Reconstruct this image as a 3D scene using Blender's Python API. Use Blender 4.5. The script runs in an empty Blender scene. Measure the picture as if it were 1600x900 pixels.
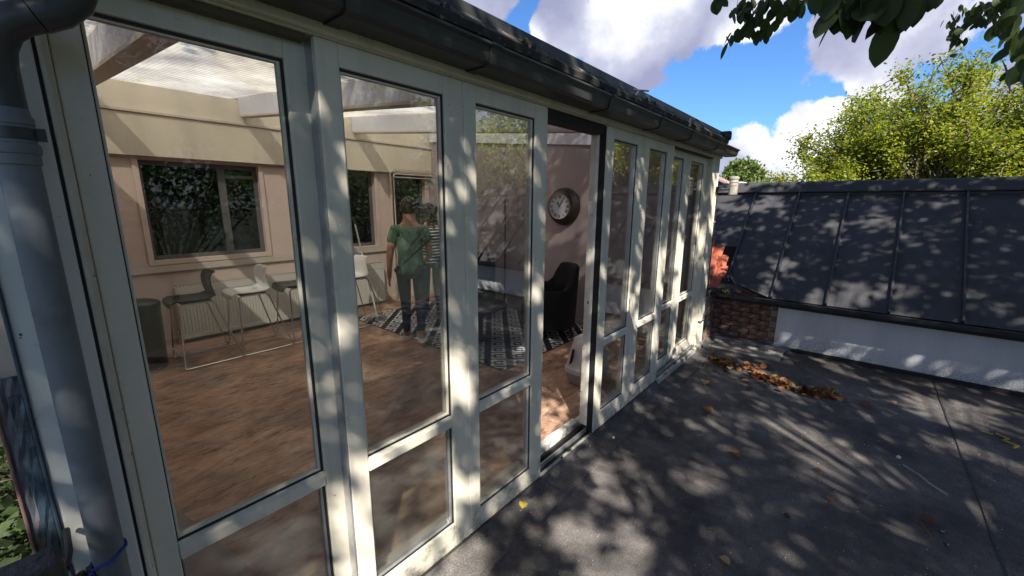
import bpy, bmesh, math, random
import numpy as np
from mathutils import Vector, Matrix
R = math.radians
random.seed(7); rng = np.random.default_rng(11)
sc = bpy.context.scene
col = sc.collection

# ------------------------------------------------------------------ camera
CAM = Vector((0, -1.3, 1.70))
yaw, pit, rol = R(40.28), R(-11.77), R(.31)
fwd = Vector((math.cos(yaw)*math.cos(pit), math.sin(yaw)*math.cos(pit), math.sin(pit)))
right = Vector((math.sin(yaw), -math.cos(yaw), 0))
up = right.cross(fwd)
r2 = right*math.cos(rol)+up*math.sin(rol); u2 = up*math.cos(rol)-right*math.sin(rol)
cam = bpy.data.objects.new('camera', bpy.data.cameras.new('camera')); col.objects.link(cam)
cam.matrix_world = Matrix.Translation(CAM) @ Matrix((r2, u2, -fwd)).transposed().to_4x4()
cam.data.sensor_width = 36; cam.data.lens = 639/1600*36
cam.data.clip_start = .02; cam.data.clip_end = 1000
sc.camera = cam

# ------------------------------------------------------------------ light
SUN_EL = R(43); SUN = Vector((-.68*math.cos(SUN_EL), -.733*math.cos(SUN_EL), math.sin(SUN_EL))).normalized()
sl = bpy.data.lights.new('sun', 'SUN'); sl.energy = 5.0; sl.angle = R(.5); sl.color = (1, .94, .85)
so = bpy.data.objects.new('sun', sl); col.objects.link(so)
so.rotation_euler = SUN.to_track_quat('Z', 'Y').to_euler()
sc.view_settings.view_transform = 'Standard'; sc.view_settings.look = 'None'
sc.view_settings.exposure = 1.32; sc.view_settings.gamma = 1
sc.cycles.use_denoising = True
sc.cycles.max_bounces = 10; sc.cycles.transparent_max_bounces = 24
sc.cycles.diffuse_bounces = 4; sc.cycles.glossy_bounces = 4; sc.cycles.transmission_bounces = 6
sc.cycles.caustics_reflective = False; sc.cycles.caustics_refractive = False
sc.cycles.sample_clamp_indirect = 4

w = bpy.data.worlds.new('World'); sc.world = w; w.use_nodes = True
nt = w.node_tree; nt.nodes.clear(); N = nt.nodes.new; L = nt.links.new
def mth(op, a, b=None, c=None, nt=None, clamp=False):
    n = nt.nodes.new('ShaderNodeMath'); n.operation = op; n.use_clamp = clamp
    for i, v in enumerate((a, b, c)):
        if v is None: continue
        if isinstance(v, (int, float)): n.inputs[i].default_value = v
        else: nt.links.new(v, n.inputs[i])
    return n.outputs[0]
sky = N('ShaderNodeTexSky'); sky.sky_type = 'NISHITA'; sky.sun_disc = False
sky.sun_elevation = SUN_EL; sky.sun_rotation = math.atan2(SUN.x, SUN.y)
sky.air_density = 1.0; sky.dust_density = .3; sky.ozone_density = 3.0
tc = N('ShaderNodeTexCoord'); V = tc.outputs['Generated']
n1 = N('ShaderNodeTexNoise'); n1.inputs['Scale'].default_value = 5.5; n1.inputs['Detail'].default_value = 12; n1.inputs['Roughness'].default_value = .6
L(V, n1.inputs['Vector'])
n2 = N('ShaderNodeTexNoise'); n2.inputs['Scale'].default_value = 2.2; n2.inputs['Detail'].default_value = 3
L(V, n2.inputs['Vector'])
def blob(d, r, soft=.35):
    dp = N('ShaderNodeVectorMath'); dp.operation = 'DOT_PRODUCT'; L(V, dp.inputs[0]); dp.inputs[1].default_value = Vector(d).normalized()
    m = N('ShaderNodeMapRange'); L(dp.outputs['Value'], m.inputs[0])
    m.inputs[1].default_value = math.cos(R(r*1.45)); m.inputs[2].default_value = math.cos(R(r*.35))
    m.interpolation_type = 'SMOOTHSTEP'
    return m.outputs[0]
# banks of cloud, each a direction and an angular radius
BL = [((.845,.42,.352),6.6),((.78,.51,.35),4.2),((.876,.31,.39),6.2),((.905,.205,.385),4.6),((.601,.696,.40),4.0),((.66,.62,.43),4),
      ((.957,.0,.30),5.6),((.971,-.093,.23),5.2),((.979,.0,.21),3.2),((.979,.19,.09),4.2),((.986,.12,.11),3.9),
      ((.985,.065,.145),2.6),((.997,-.03,.05),6),((.975,-.17,.15),5.0),((.97,.24,.05),3.0),((.8,.3,.58),9),((.90,-.15,.45),8)]
mx = None
for d, r in BL:
    b = blob(d, r)
    mx = b if mx is None else mth('MAXIMUM', mx, b, nt=nt)
# elsewhere in the sky: scattered cumulus from noise
front = blob((.9, .25, .25), 38)
far = mth('MULTIPLY', mth('SUBTRACT', 1, front, nt=nt), mth('MULTIPLY_ADD', n2.outputs[0], 4.2, -1.6, nt=nt, clamp=True), nt=nt)
base = mth('MAXIMUM', mx, far, nt=nt)
dens = mth('ADD', base, mth('MULTIPLY_ADD', n1.outputs[0], 2.9, -1.78, nt=nt), nt=nt)
cm = N('ShaderNodeMapRange'); L(dens, cm.inputs[0]); cm.inputs[1].default_value = .10; cm.inputs[2].default_value = .30; cm.interpolation_type = 'SMOOTHSTEP'
# brightness of the cloud: bright cauliflower heads, greyer bellies
n3 = N('ShaderNodeTexNoise'); n3.inputs['Scale'].default_value = 4.5; n3.inputs['Detail'].default_value = 10; n3.inputs['Roughness'].default_value = .55
mp = N('ShaderNodeMapping'); mp.inputs['Location'].default_value = (3.1, .4, 1.7); L(V, mp.inputs[0]); L(mp.outputs[0], n3.inputs['Vector'])
hl = None
for d, r in (((.846,.39,.37), 5.5), ((.979,.17,.14), 3.4), ((.984,.10,.15), 4.0), ((.93,.2,.3), 4.2), ((.735,.59,.335), 2.2),((.99,.02,.11),4.5)):
    b = blob(d, r); hl = b if hl is None else mth('MAXIMUM', hl, b, nt=nt)
br = mth('ADD', mth('MULTIPLY', hl, .5, nt=nt), mth('MULTIPLY_ADD', n3.outputs[0], 2.6, -1.05, nt=nt), nt=nt)
cr = N('ShaderNodeValToRGB'); L(br, cr.inputs[0])
cr.color_ramp.elements[0].position = .0; cr.color_ramp.elements[0].color = (.155, .165, .245, 1)
cr.color_ramp.elements[1].position = 1.0; cr.color_ramp.elements[1].color = (.56, .56, .56, 1)
e = cr.color_ramp.elements.new(.45); e.color = (.25, .26, .33, 1)
sm = N('ShaderNodeMix'); sm.data_type = 'RGBA'; sm.blend_type = 'MULTIPLY'; sm.inputs[0].default_value = 1
L(sky.outputs[0], sm.inputs[6]); sm.inputs[7].default_value = (.036, .055, .078, 1)
bg1 = N('ShaderNodeBackground'); L(sm.outputs[2], bg1.inputs[0]); bg1.inputs[1].default_value = 1
bg2 = N('ShaderNodeBackground'); L(cr.outputs[0], bg2.inputs[0]); bg2.inputs[1].default_value = 1
mxs = N('ShaderNodeMixShader'); L(cm.outputs[0], mxs.inputs[0]); L(bg1.outputs[0], mxs.inputs[1]); L(bg2.outputs[0], mxs.inputs[2])
wo = N('ShaderNodeOutputWorld'); L(mxs.outputs[0], wo.inputs[0])

# ------------------------------------------------------------------ materials
def newmat(name):
    m = bpy.data.materials.new(name); m.use_nodes = True
    t = m.node_tree; t.nodes.clear(); o = t.nodes.new('ShaderNodeOutputMaterial')
    return m, t, o
def noise(t, scale, detail=5, rough=.55, vec=None, stretch=None, dist=0):
    c = t.nodes.new('ShaderNodeTexCoord'); v = c.outputs['Object']
    if stretch:
        mpn = t.nodes.new('ShaderNodeMapping'); mpn.inputs['Scale'].default_value = stretch; t.links.new(v, mpn.inputs[0]); v = mpn.outputs[0]
    n = t.nodes.new('ShaderNodeTexNoise'); n.inputs['Scale'].default_value = scale; n.inputs['Detail'].default_value = detail
    n.inputs['Roughness'].default_value = rough; n.inputs['Distortion'].default_value = dist
    t.links.new(v, n.inputs['Vector']); return n.outputs[0]
def ramp(t, fac, stops, interp='LINEAR'):
    r = t.nodes.new('ShaderNodeValToRGB'); r.color_ramp.interpolation = interp
    els = r.color_ramp.elements
    while len(els) < len(stops): els.new(.5)
    for e_, (p, c) in zip(els, stops):
        e_.position = p; e_.color = (*c, 1) if len(c) == 3 else c
    t.links.new(fac, r.inputs[0]); return r.outputs[0]
def mixc(t, f, a, b, mode='MIX'):
    n = t.nodes.new('ShaderNodeMix'); n.data_type = 'RGBA'; n.blend_type = mode
    for i, v in ((0, f), (6, a), (7, b)):
        if isinstance(v, (int, float)): n.inputs[i].default_value = v
        elif isinstance(v, tuple): n.inputs[i].default_value = (*v[:3], 1)
        else: t.links.new(v, n.inputs[i])
    return n.outputs[2]
def pbr(name, color, rough=.6, var=.25, scale=6, bump=.0, bscale=60, metal=0, spots=None, streak=None, spec=.5, coat=0, stretch=None, grime=False):
    """base colour with broad tonal variation, optional dirt spots and vertical streaks, fine relief"""
    m, t, o = newmat(name); p = t.nodes.new('ShaderNodeBsdfPrincipled'); t.links.new(p.outputs[0], o.inputs[0])
    n = noise(t, scale, 6, .6, stretch=stretch)
    c = tuple(color); d = tuple(x*(1-var) for x in c); l = tuple(min(1, x*(1+var*.5)) for x in c)
    out = ramp(t, n, [(.3, d), (.5, c), (.75, l)])
    if streak:
        s = noise(t, 9, 4, .6, stretch=(1, 1, .12)); f = ramp(t, s, [(.5, (0, 0, 0)), (.75, (.55, .55, .55))])
        out = mixc(t, f, out, streak)
    if spots:
        s = noise(t, spots[1], 3, .7); f = ramp(t, s, [(spots[2], (0, 0, 0)), (spots[2]+.02, (1, 1, 1))])
        out = mixc(t, f, out, spots[0])
    if grime:      # rain-splashed dirt and algae climbing from the sill
        tcn = t.nodes.new('ShaderNodeTexCoord'); sp = t.nodes.new('ShaderNodeSeparateXYZ'); t.links.new(tcn.outputs['Object'], sp.inputs[0])
        h_ = t.nodes.new('ShaderNodeMapRange'); t.links.new(sp.outputs[2], h_.inputs[0]); h_.inputs[1].default_value = .30; h_.inputs[2].default_value = .04; h_.inputs[3].default_value = 0; h_.inputs[4].default_value = .20
        s_ = mth('ADD', noise(t, 13, 8, .7), h_.outputs[0], nt=t)
        out = mixc(t, ramp(t, s_, [(.62, (0, 0, 0)), (.80, (.75, .75, .75))]), out, (.13, .12, .08))
    t.links.new(out, p.inputs['Base Color'])
    rr = t.nodes.new('ShaderNodeMapRange'); t.links.new(n, rr.inputs[0]); rr.inputs[3].default_value = max(.03, rough-.12); rr.inputs[4].default_value = min(1, rough+.12)
    t.links.new(rr.outputs[0], p.inputs['Roughness'])
    p.inputs['Metallic'].default_value = metal; p.inputs['Specular IOR Level'].default_value = spec; p.inputs['Coat Weight'].default_value = coat
    if bump:
        b = t.nodes.new('ShaderNodeBump'); b.inputs['Strength'].default_value = bump; b.inputs['Distance'].default_value = .01
        t.links.new(noise(t, bscale, 4, .6, stretch=stretch), b.inputs['Height']); t.links.new(b.outputs[0], p.inputs['Normal'])
    return m
M = {}
M['paint'] = pbr('cream_paint', (.76, .70, .575), .5, .12, 3, .12, 35, spots=((.07, .065, .05), 30, .715), streak=(.47, .47, .36), grime=True)
M['paint_old'] = pbr('flaking_cream_paint', (.72, .67, .55), .55, .2, 5, .2, 30, spots=((.05, .045, .035), 14, .66), streak=(.42, .40, .30), grime=True)
M['board'] = pbr('white_grey_board', (.76, .75, .69), .5, .1, 4, .1, 30, spots=((.05, .05, .04), 20, .69), streak=(.5, .5, .45), grime=True)
M['seal'] = pbr('black_rubber_seal', (.016, .016, .017), .6, .4, 20)
M['black'] = pbr('black_gap', (.01, .01, .01), .7, .3, 10)
M['gutter'] = pbr('dark_plastic_gutter', (.035, .036, .036), .42, .35, 4, .05, 30, streak=(.06, .06, .055))
M['roofedge'] = pbr('mossy_roof_edge', (.045, .042, .038), .85, .6, 9, .6, 40, spots=((.22, .18, .13), 17, .6))
M['pipe'] = pbr('grey_plastic_pipe', (.15, .165, .18), .5, .3, 9, .06, 50, spec=.35, spots=((.3, .31, .32), 30, .74))
M['alu'] = pbr('weathered_aluminium', (.45, .45, .45), .35, .3, 12, .05, 60, metal=.6)
M['sill'] = pbr('dirty_sill', (.40, .40, .35), .75, .45, 14, .3, 50, spots=((.05, .05, .035), 11, .56))
M['dirt'] = pbr('mossy_dirt', (.055, .05, .035), .95, .6, 25, .8, 60)
M['chrome'] = pbr('chrome', (.62, .6, .57), .18, .08, 8, metal=1)
M['blackplastic'] = pbr('black_plastic', (.018, .018, .018), .32, .2, 8)
M['whiteplastic'] = pbr('white_plastic', (.74, .74, .72), .3, .06, 8)
M['greyplastic'] = pbr('grey_plastic', (.30, .29, .28), .5, .1, 8)
M['dimframe'] = pbr('dull_grey_frame', (.11, .11, .11), .6, .2, 8)
M['recess'] = pbr('brown_recess', (.10, .085, .05), .8, .4, 12)
M['palegrey'] = pbr('pale_grey_plastic', (.52, .50, .50), .4, .06, 8)
M['radiator'] = pbr('radiator_enamel', (.66, .65, .6), .35, .06, 5)
M['wall'] = pbr('dusky_pink_wall_paint', (.62, .50, .45), .85, .08, 3, .08, 70)
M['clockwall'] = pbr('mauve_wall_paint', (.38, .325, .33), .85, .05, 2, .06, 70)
M['trim'] = pbr('interior_cream_trim', (.56, .49, .43), .5, .1, 4, .05, 40)
M['band'] = pbr('varnished_cream_box_beam', (.64, .58, .48), .35, .14, 2.5, .05, 20, stretch=(1, 1, .3))
M['whitetrim'] = pbr('cool_white_trim', (.62, .63, .70), .5, .05, 4)
M['fabric'] = pbr('black_upholstery', (.007, .007, .008), .9, .3, 40, .3, 150)
M['darkbrown'] = pbr('dark_bronze', (.055, .042, .035), .4, .35, 12, metal=.4)
M['clockface'] = pbr('clock_face_paper', (.55, .58, .64), .6, .06, 5)
M['ink'] = pbr('dark_ink', (.03, .035, .045), .7, .2, 8)
M['brick'] = pbr('old_red_brick', (.17, .078, .058), .92, .6, 11, .6, 70, spots=((.26, .235, .21), 13, .58))
M['mortar'] = pbr('sandy_mortar', (.23, .2, .16), .95, .4, 30, .6, 80)
M['tile'] = pbr('orange_clay_tile', (.33, .075, .035), .7, .5, 12, .4, 60, spots=((.16, .12, .10), 26, .66))
m, t, o = newmat('white_board_with_splashed_dirt'); p = t.nodes.new('ShaderNodeBsdfPrincipled'); t.links.new(p.outputs[0], o.inputs[0])
tcn = t.nodes.new('ShaderNodeTexCoord'); sp = t.nodes.new('ShaderNodeSeparateXYZ'); t.links.new(tcn.outputs['Object'], sp.inputs[0])
hgt = t.nodes.new('ShaderNodeMapRange'); t.links.new(sp.outputs[2], hgt.inputs[0]); hgt.inputs[1].default_value = .34; hgt.inputs[2].default_value = .05; hgt.inputs[3].default_value = 0; hgt.inputs[4].default_value = .16
sn = mth('ADD', noise(t, 75, 4, .75), mth('MULTIPLY', hgt.outputs[0], mth('MULTIPLY', noise(t, 3, 3, .6), 2, nt=t), nt=t), nt=t)
t.links.new(mixc(t, ramp(t, sn, [(.64, (0, 0, 0)), (.72, (.65, .65, .65))]), ramp(t, noise(t, 2.5, 5, .6, stretch=(1, 1, .2)), [(.35, (.50, .51, .53)), (.6, (.62, .63, .65))]), (.14, .135, .12)), p.inputs['Base Color']); p.inputs['Roughness'].default_value = .6
M['whiteboard'] = m
M['slate'] = pbr('dark_rubber_roofing', (.047, .047, .051), .7, .3, 3.5, .4, 14, spots=((.16, .15, .14), 24, .73), spec=.3)
M['slatedark'] = pbr('black_seam_strip', (.022, .024, .03), .5, .25, 8)
M['lead'] = pbr('grey_lead_sheet', (.15, .15, .18), .5, .4, 9, .6, 12)
M['bluefilm'] = pbr('blue_grey_film', (.06, .095, .13), .3, .5, 10, .8, 12)
M['rust'] = pbr('reddish_masonry_edge', (.25, .14, .12), .8, .3, 20, .3, 40)
M['rope'] = pbr('blue_rope', (.02, .05, .42), .6, .3, 60, .4, 200)
M['woodold'] = pbr('blackened_wood', (.03, .026, .022), .6, .6, 25, .7, 40, spots=((.3, .27, .24), 12, .62))
M['bark'] = pbr('grey_brown_bark', (.11, .085, .06), .95, .4, 12, .8, 30)
M['skin'] = pbr('skin', (.45, .24, .17), .55, .08, 10)
M['greentee'] = pbr('sage_green_cotton', (.13, .24, .155), .9, .12, 14, .2, 60)
M['jeans'] = pbr('dark_blue_denim', (.035, .05, .085), .9, .25, 30, .2, 90)
M['sneaker'] = pbr('white_leather', (.72, .72, .7), .5, .06, 12)
M['hair'] = pbr('dark_brown_hair', (.04, .026, .018), .7, .4, 50, .6, 120)
M['grit'] = pbr('pale_grit', (.6, .58, .52), .8, .3, 90)
M['concrete'] = pbr('weathered_concrete', (.34, .31, .27), .9, .3, 16, .4, 60)
M['distroof'] = pbr('distant_clay_roof', (.28, .19, .16), .9, .3, 8)
M['distwhite'] = pbr('distant_white_gable', (.6, .62, .66), .8, .1, 4)

# striped cotton shirt
m, t, o = newmat('striped_cotton'); p = t.nodes.new('ShaderNodeBsdfPrincipled'); t.links.new(p.outputs[0], o.inputs[0])
tcn = t.nodes.new('ShaderNodeTexCoord'); sp = t.nodes.new('ShaderNodeSeparateXYZ'); t.links.new(tcn.outputs['Object'], sp.inputs[0])
s_ = mth('SINE', mth('MULTIPLY', sp.outputs[2], 150, nt=t), nt=t)
t.links.new(ramp(t, s_, [(.3, (.03, .03, .045)), (.45, (.55, .55, .55))]), p.inputs['Base Color']); p.inputs['Roughness'].default_value = .9
M['striped'] = m

# terrace felt: near-black bitumen with mineral grit, dust and stains
m, t, o = newmat('mineral_felt'); p = t.nodes.new('ShaderNodeBsdfPrincipled'); t.links.new(p.outputs[0], o.inputs[0])
a = noise(t, 1.6, 8, .62, dist=.4); b_ = noise(t, 170, 2, .7); c_ = noise(t, 11, 6, .7)
c1 = ramp(t, a, [(.28, (.042, .041, .042)), (.5, (.100, .092, .088)), (.74, (.20, .184, .174))])
c2 = ramp(t, b_, [(.35, (.6, .6, .6)), (.55, (1, 1, 1)), (.72, (1.6, 1.6, 1.6))])
c3 = ramp(t, c_, [(.35, (.75, .75, .75)), (.62, (1.15, 1.13, 1.1))])
t.links.new(mixc(t, 1., mixc(t, 1., c1, c2, 'MULTIPLY'), c3, 'MULTIPLY'), p.inputs['Base Color'])
p.inputs['Roughness'].default_value = .85; p.inputs['Specular IOR Level'].default_value = .35
bn = t.nodes.new('ShaderNodeBump'); bn.inputs['Strength'].default_value = .5; bn.inputs['Distance'].default_value = .004; t.links.new(b_, bn.inputs['Height'])
bn2 = t.nodes.new('ShaderNodeBump'); bn2.inputs['Strength'].default_value = .5; bn2.inputs['Distance'].default_value = .02; t.links.new(c_, bn2.inputs['Height']); t.links.new(bn2.outputs[0], bn.inputs['Normal'])
t.links.new(bn.outputs[0], p.inputs['Normal']); M['felt'] = m

M['bitumen'] = pbr('oozed_bitumen', (.03, .03, .03), .6, .4, 30, .3, 50)
# interior floor: worn brown sheet with long dark grain
m, t, o = newmat('worn_brown_floor'); p = t.nodes.new('ShaderNodeBsdfPrincipled'); t.links.new(p.outputs[0], o.inputs[0])
a = noise(t, 2.6, 10, .72, stretch=(1, 2.6, 1), dist=1.2); b_ = noise(t, 7, 8, .75, stretch=(1, 3.6, 1), dist=1.0); c_ = noise(t, 1.9, 7, .65, dist=.6)
c1 = ramp(t, a, [(.3, (.15, .085, .055)), (.44, (.36, .23, .16)), (.60, (.50, .35, .26)), (.78, (.64, .53, .44))])
c2 = ramp(t, b_, [(.36, (.34, .30, .28)), (.47, (1, 1, 1))])
c3 = ramp(t, c_, [(.36, (.62, .63, .66)), (.48, (1, .94, .9)), (.62, (1.3, 1.2, 1.1))])
t.links.new(mixc(t, 1., mixc(t, 1., c1, c2, 'MULTIPLY'), c3, 'MULTIPLY'), p.inputs['Base Color']); p.inputs['Roughness'].default_value = .5
M['floor'] = m
M['floorpatch'] = pbr('grey_scuffed_underlay', (.27, .23, .22), .7, .25, 10, .2, 60)

# rug print: rows of square meanders between black bars, laid at 45 degrees
m, t, o = newmat('black_and_white_meander_rug'); p = t.nodes.new('ShaderNodeBsdfPrincipled'); t.links.new(p.outputs[0], o.inputs[0])
tcn = t.nodes.new('ShaderNodeTexCoord'); mpn = t.nodes.new('ShaderNodeMapping'); mpn.inputs['Rotation'].default_value = (0, 0, R(-43)); t.links.new(tcn.outputs['Object'], mpn.inputs[0])
sp = t.nodes.new('ShaderNodeSeparateXYZ'); t.links.new(mpn.outputs[0], sp.inputs[0])
U, W = sp.outputs[0], sp.outputs[1]          # U runs along the columns
PV, PU = .235, .195
fv = mth('FRACT', mth('DIVIDE', W, PV, nt=t), nt=t); fu = mth('FRACT', mth('DIVIDE', U, PU, nt=t), nt=t)
au = mth('ABSOLUTE', mth('SUBTRACT', fu, .5, nt=t), nt=t); av = mth('ABSOLUTE', mth('SUBTRACT', fv, .5, nt=t), nt=t)
dv = mth('DIVIDE', av, .78, nt=t)
ch = mth('MAXIMUM', au, dv, nt=t)            # square distance in the cell
ringo = mth('MULTIPLY', mth('LESS_THAN', ch, .43, nt=t), mth('GREATER_THAN', ch, .27, nt=t), nt=t)
core = mth('LESS_THAN', ch, .12, nt=t)
gap = mth('MULTIPLY', mth('LESS_THAN', au, .07, nt=t), mth('GREATER_THAN', fv, .62, nt=t), nt=t)
link_ = mth('MULTIPLY', mth('LESS_THAN', mth('ABSOLUTE', mth('SUBTRACT', fu, .5, nt=t), nt=t), .05, nt=t), mth('MULTIPLY', mth('LESS_THAN', fv, .5, nt=t), mth('LESS_THAN', ch, .3, nt=t), nt=t), nt=t)
wh = mth('MAXIMUM', mth('MULTIPLY', mth('MAXIMUM', ringo, core, nt=t), mth('SUBTRACT', 1, gap, nt=t), nt=t), link_, nt=t)
t.links.new(mixc(t, wh, (.02, .02, .022), (.60, .60, .62)), p.inputs['Base Color']); p.inputs['Roughness'].default_value = .95
M['rug'] = m

# window glass: clear, mirror-like at grazing angles, thin film of dust
m, t, o = newmat('window_glass')
tr = t.nodes.new('ShaderNodeBsdfTransparent'); tr.inputs[0].default_value = (.93, .955, .94, 1)
gl = t.nodes.new('ShaderNodeBsdfGlossy'); gl.inputs['Roughness'].default_value = .0; gl.inputs[0].default_value = (1, 1, 1, 1)
fr = t.nodes.new('ShaderNodeFresnel'); fr.inputs[0].default_value = 1.52
df = t.nodes.new('ShaderNodeBsdfDiffuse'); df.inputs[0].default_value = (.5, .5, .46, 1)
bn = t.nodes.new('ShaderNodeBump'); pass
ms = t.nodes.new('ShaderNodeMixShader'); t.links.new(mth('MULTIPLY', fr.outputs[0], .64, nt=t, clamp=True), ms.inputs[0]); t.links.new(tr.outputs[0], ms.inputs[1]); t.links.new(gl.outputs[0], ms.inputs[2])
ms2 = t.nodes.new('ShaderNodeMixShader'); t.links.new(ramp(t, noise(t, 4, 7, .75), [(.4, (.002, .002, .002)), (.78, (.022, .022, .022))]), ms2.inputs[0])
t.links.new(ms.outputs[0], ms2.inputs[1]); t.links.new(df.outputs[0], ms2.inputs[2]); t.links.new(ms2.outputs[0], o.inputs[0]); M['glass'] = m

m, t, o = newmat('dim_back_window_glass')
tr = t.nodes.new('ShaderNodeBsdfTransparent'); tr.inputs[0].default_value = (.36, .40, .36, 1)  # dark tint stands in for the shade over the garden outside
gl = t.nodes.new('ShaderNodeBsdfGlossy'); gl.inputs['Roughness'].default_value = .02
fr = t.nodes.new('ShaderNodeFresnel'); fr.inputs[0].default_value = 1.5
ms = t.nodes.new('ShaderNodeMixShader'); t.links.new(fr.outputs[0], ms.inputs[0]); t.links.new(tr.outputs[0], ms.inputs[1]); t.links.new(gl.outputs[0], ms.inputs[2]); t.links.new(ms.outputs[0], o.inputs[0]); M['shadeglass'] = m

# ribbed translucent roofing sheet, dirty
m, t, o = newmat('translucent_ribbed_sheet')
tcn = t.nodes.new('ShaderNodeTexCoord'); sp = t.nodes.new('ShaderNodeSeparateXYZ'); t.links.new(tcn.outputs['Object'], sp.inputs[0])
rib = mth('MULTIPLY_ADD', mth('SINE', mth('MULTIPLY', sp.outputs[0], 2*math.pi/.032, nt=t), nt=t), .5, .5, nt=t)
dirtc = ramp(t, noise(t, 2.0, 7, .7, stretch=(1, .6, 1)), [(.3, (.34, .30, .26)), (.5, (.66, .60, .53)), (.72, (.90, .86, .80))])
cc = mixc(t, 1., dirtc, ramp(t, rib, [(0, (.72, .72, .72)), (1, (1, 1, 1))]), 'MULTIPLY')
tl = t.nodes.new('ShaderNodeBsdfTranslucent'); t.links.new(cc, tl.inputs[0])
dd = t.nodes.new('ShaderNodeBsdfDiffuse'); t.links.new(cc, dd.inputs[0])
tr = t.nodes.new('ShaderNodeBsdfTransparent'); tr.inputs[0].default_value = (.95, .93, .9, 1)
a1 = t.nodes.new('ShaderNodeMixShader'); a1.inputs[0].default_value = .2; t.links.new(tl.outputs[0], a1.inputs[1]); t.links.new(dd.outputs[0], a1.inputs[2])
a2 = t.nodes.new('ShaderNodeMixShader'); a2.inputs[0].default_value = .36; t.links.new(a1.outputs[0], a2.inputs[1]); t.links.new(tr.outputs[0], a2.inputs[2]); t.links.new(a2.outputs[0], o.inputs[0])
M['polysheet'] = m

def leafmat(name, cols, trans=.45, rough=.5):
    m, t, o = newmat(name); g = t.nodes.new('ShaderNodeNewGeometry')
    c = ramp(t, g.outputs['Random Per Island'], [(i/(len(cols)-1), k) for i, k in enumerate(cols)])
    c = mixc(t, 1., c, ramp(t, noise(t, 40, 3, .6), [(.3, (.75, .75, .75)), (.7, (1.2, 1.2, 1.2))]), 'MULTIPLY')
    p = t.nodes.new('ShaderNodeBsdfPrincipled'); t.links.new(c, p.inputs['Base Color']); p.inputs['Roughness'].default_value = rough; p.inputs['Specular IOR Level'].default_value = .3
    tl = t.nodes.new('ShaderNodeBsdfTranslucent'); t.links.new(mixc(t, 1., c, (1.5, 1.5, .6), 'MULTIPLY'), tl.inputs[0])
    ms = t.nodes.new('ShaderNodeMixShader'); ms.inputs[0].default_value = trans; t.links.new(p.outputs[0], ms.inputs[1]); t.links.new(tl.outputs[0], ms.inputs[2]); t.links.new(ms.outputs[0], o.inputs[0])
    return m
M['leafbig'] = leafmat('deep_green_leaf', [(.030, .050, .018), (.045, .07, .02), (.05, .075, .024), (.13, .18, .02)], .3, .65)
M['leafdark'] = leafmat('dark_green_leaf', [(.03, .05, .018), (.05, .08, .02), (.075, .105, .022)], .3)  # range of dark greens for the crown over the terrace
M['leafyel'] = leafmat('yellow_green_leaf', [(.10, .15, .02), (.20, .26, .025), (.30, .33, .035), (.13, .18, .03), (.36, .30, .05)], .5)
M['leafcon'] = leafmat('light_conifer_green', [(.06, .10, .03), (.11, .16, .04), (.17, .20, .06)], .3)
M['leafbrown'] = leafmat('dry_brown_leaf', [(.14, .05, .02), (.26, .11, .035), (.36, .17, .05), (.20, .075, .03), (.45, .28, .11)], .15, .6)
M['leafyellow'] = leafmat('yellow_fallen_leaf', [(.45, .36, .06), (.5, .4, .1)], .2)
M['leafshade'] = leafmat('deep_shade_foliage', [(.018, .03, .01), (.03, .05, .014), (.045, .07, .018)], .15)  # darkened leaf copy: deep shade is put into the colour itself
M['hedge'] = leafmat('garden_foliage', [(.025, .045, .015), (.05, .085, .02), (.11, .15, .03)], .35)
M['grass'] = pbr('rough_grass', (.03, .038, .018), .95, .5, 4, .6, 20)

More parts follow.
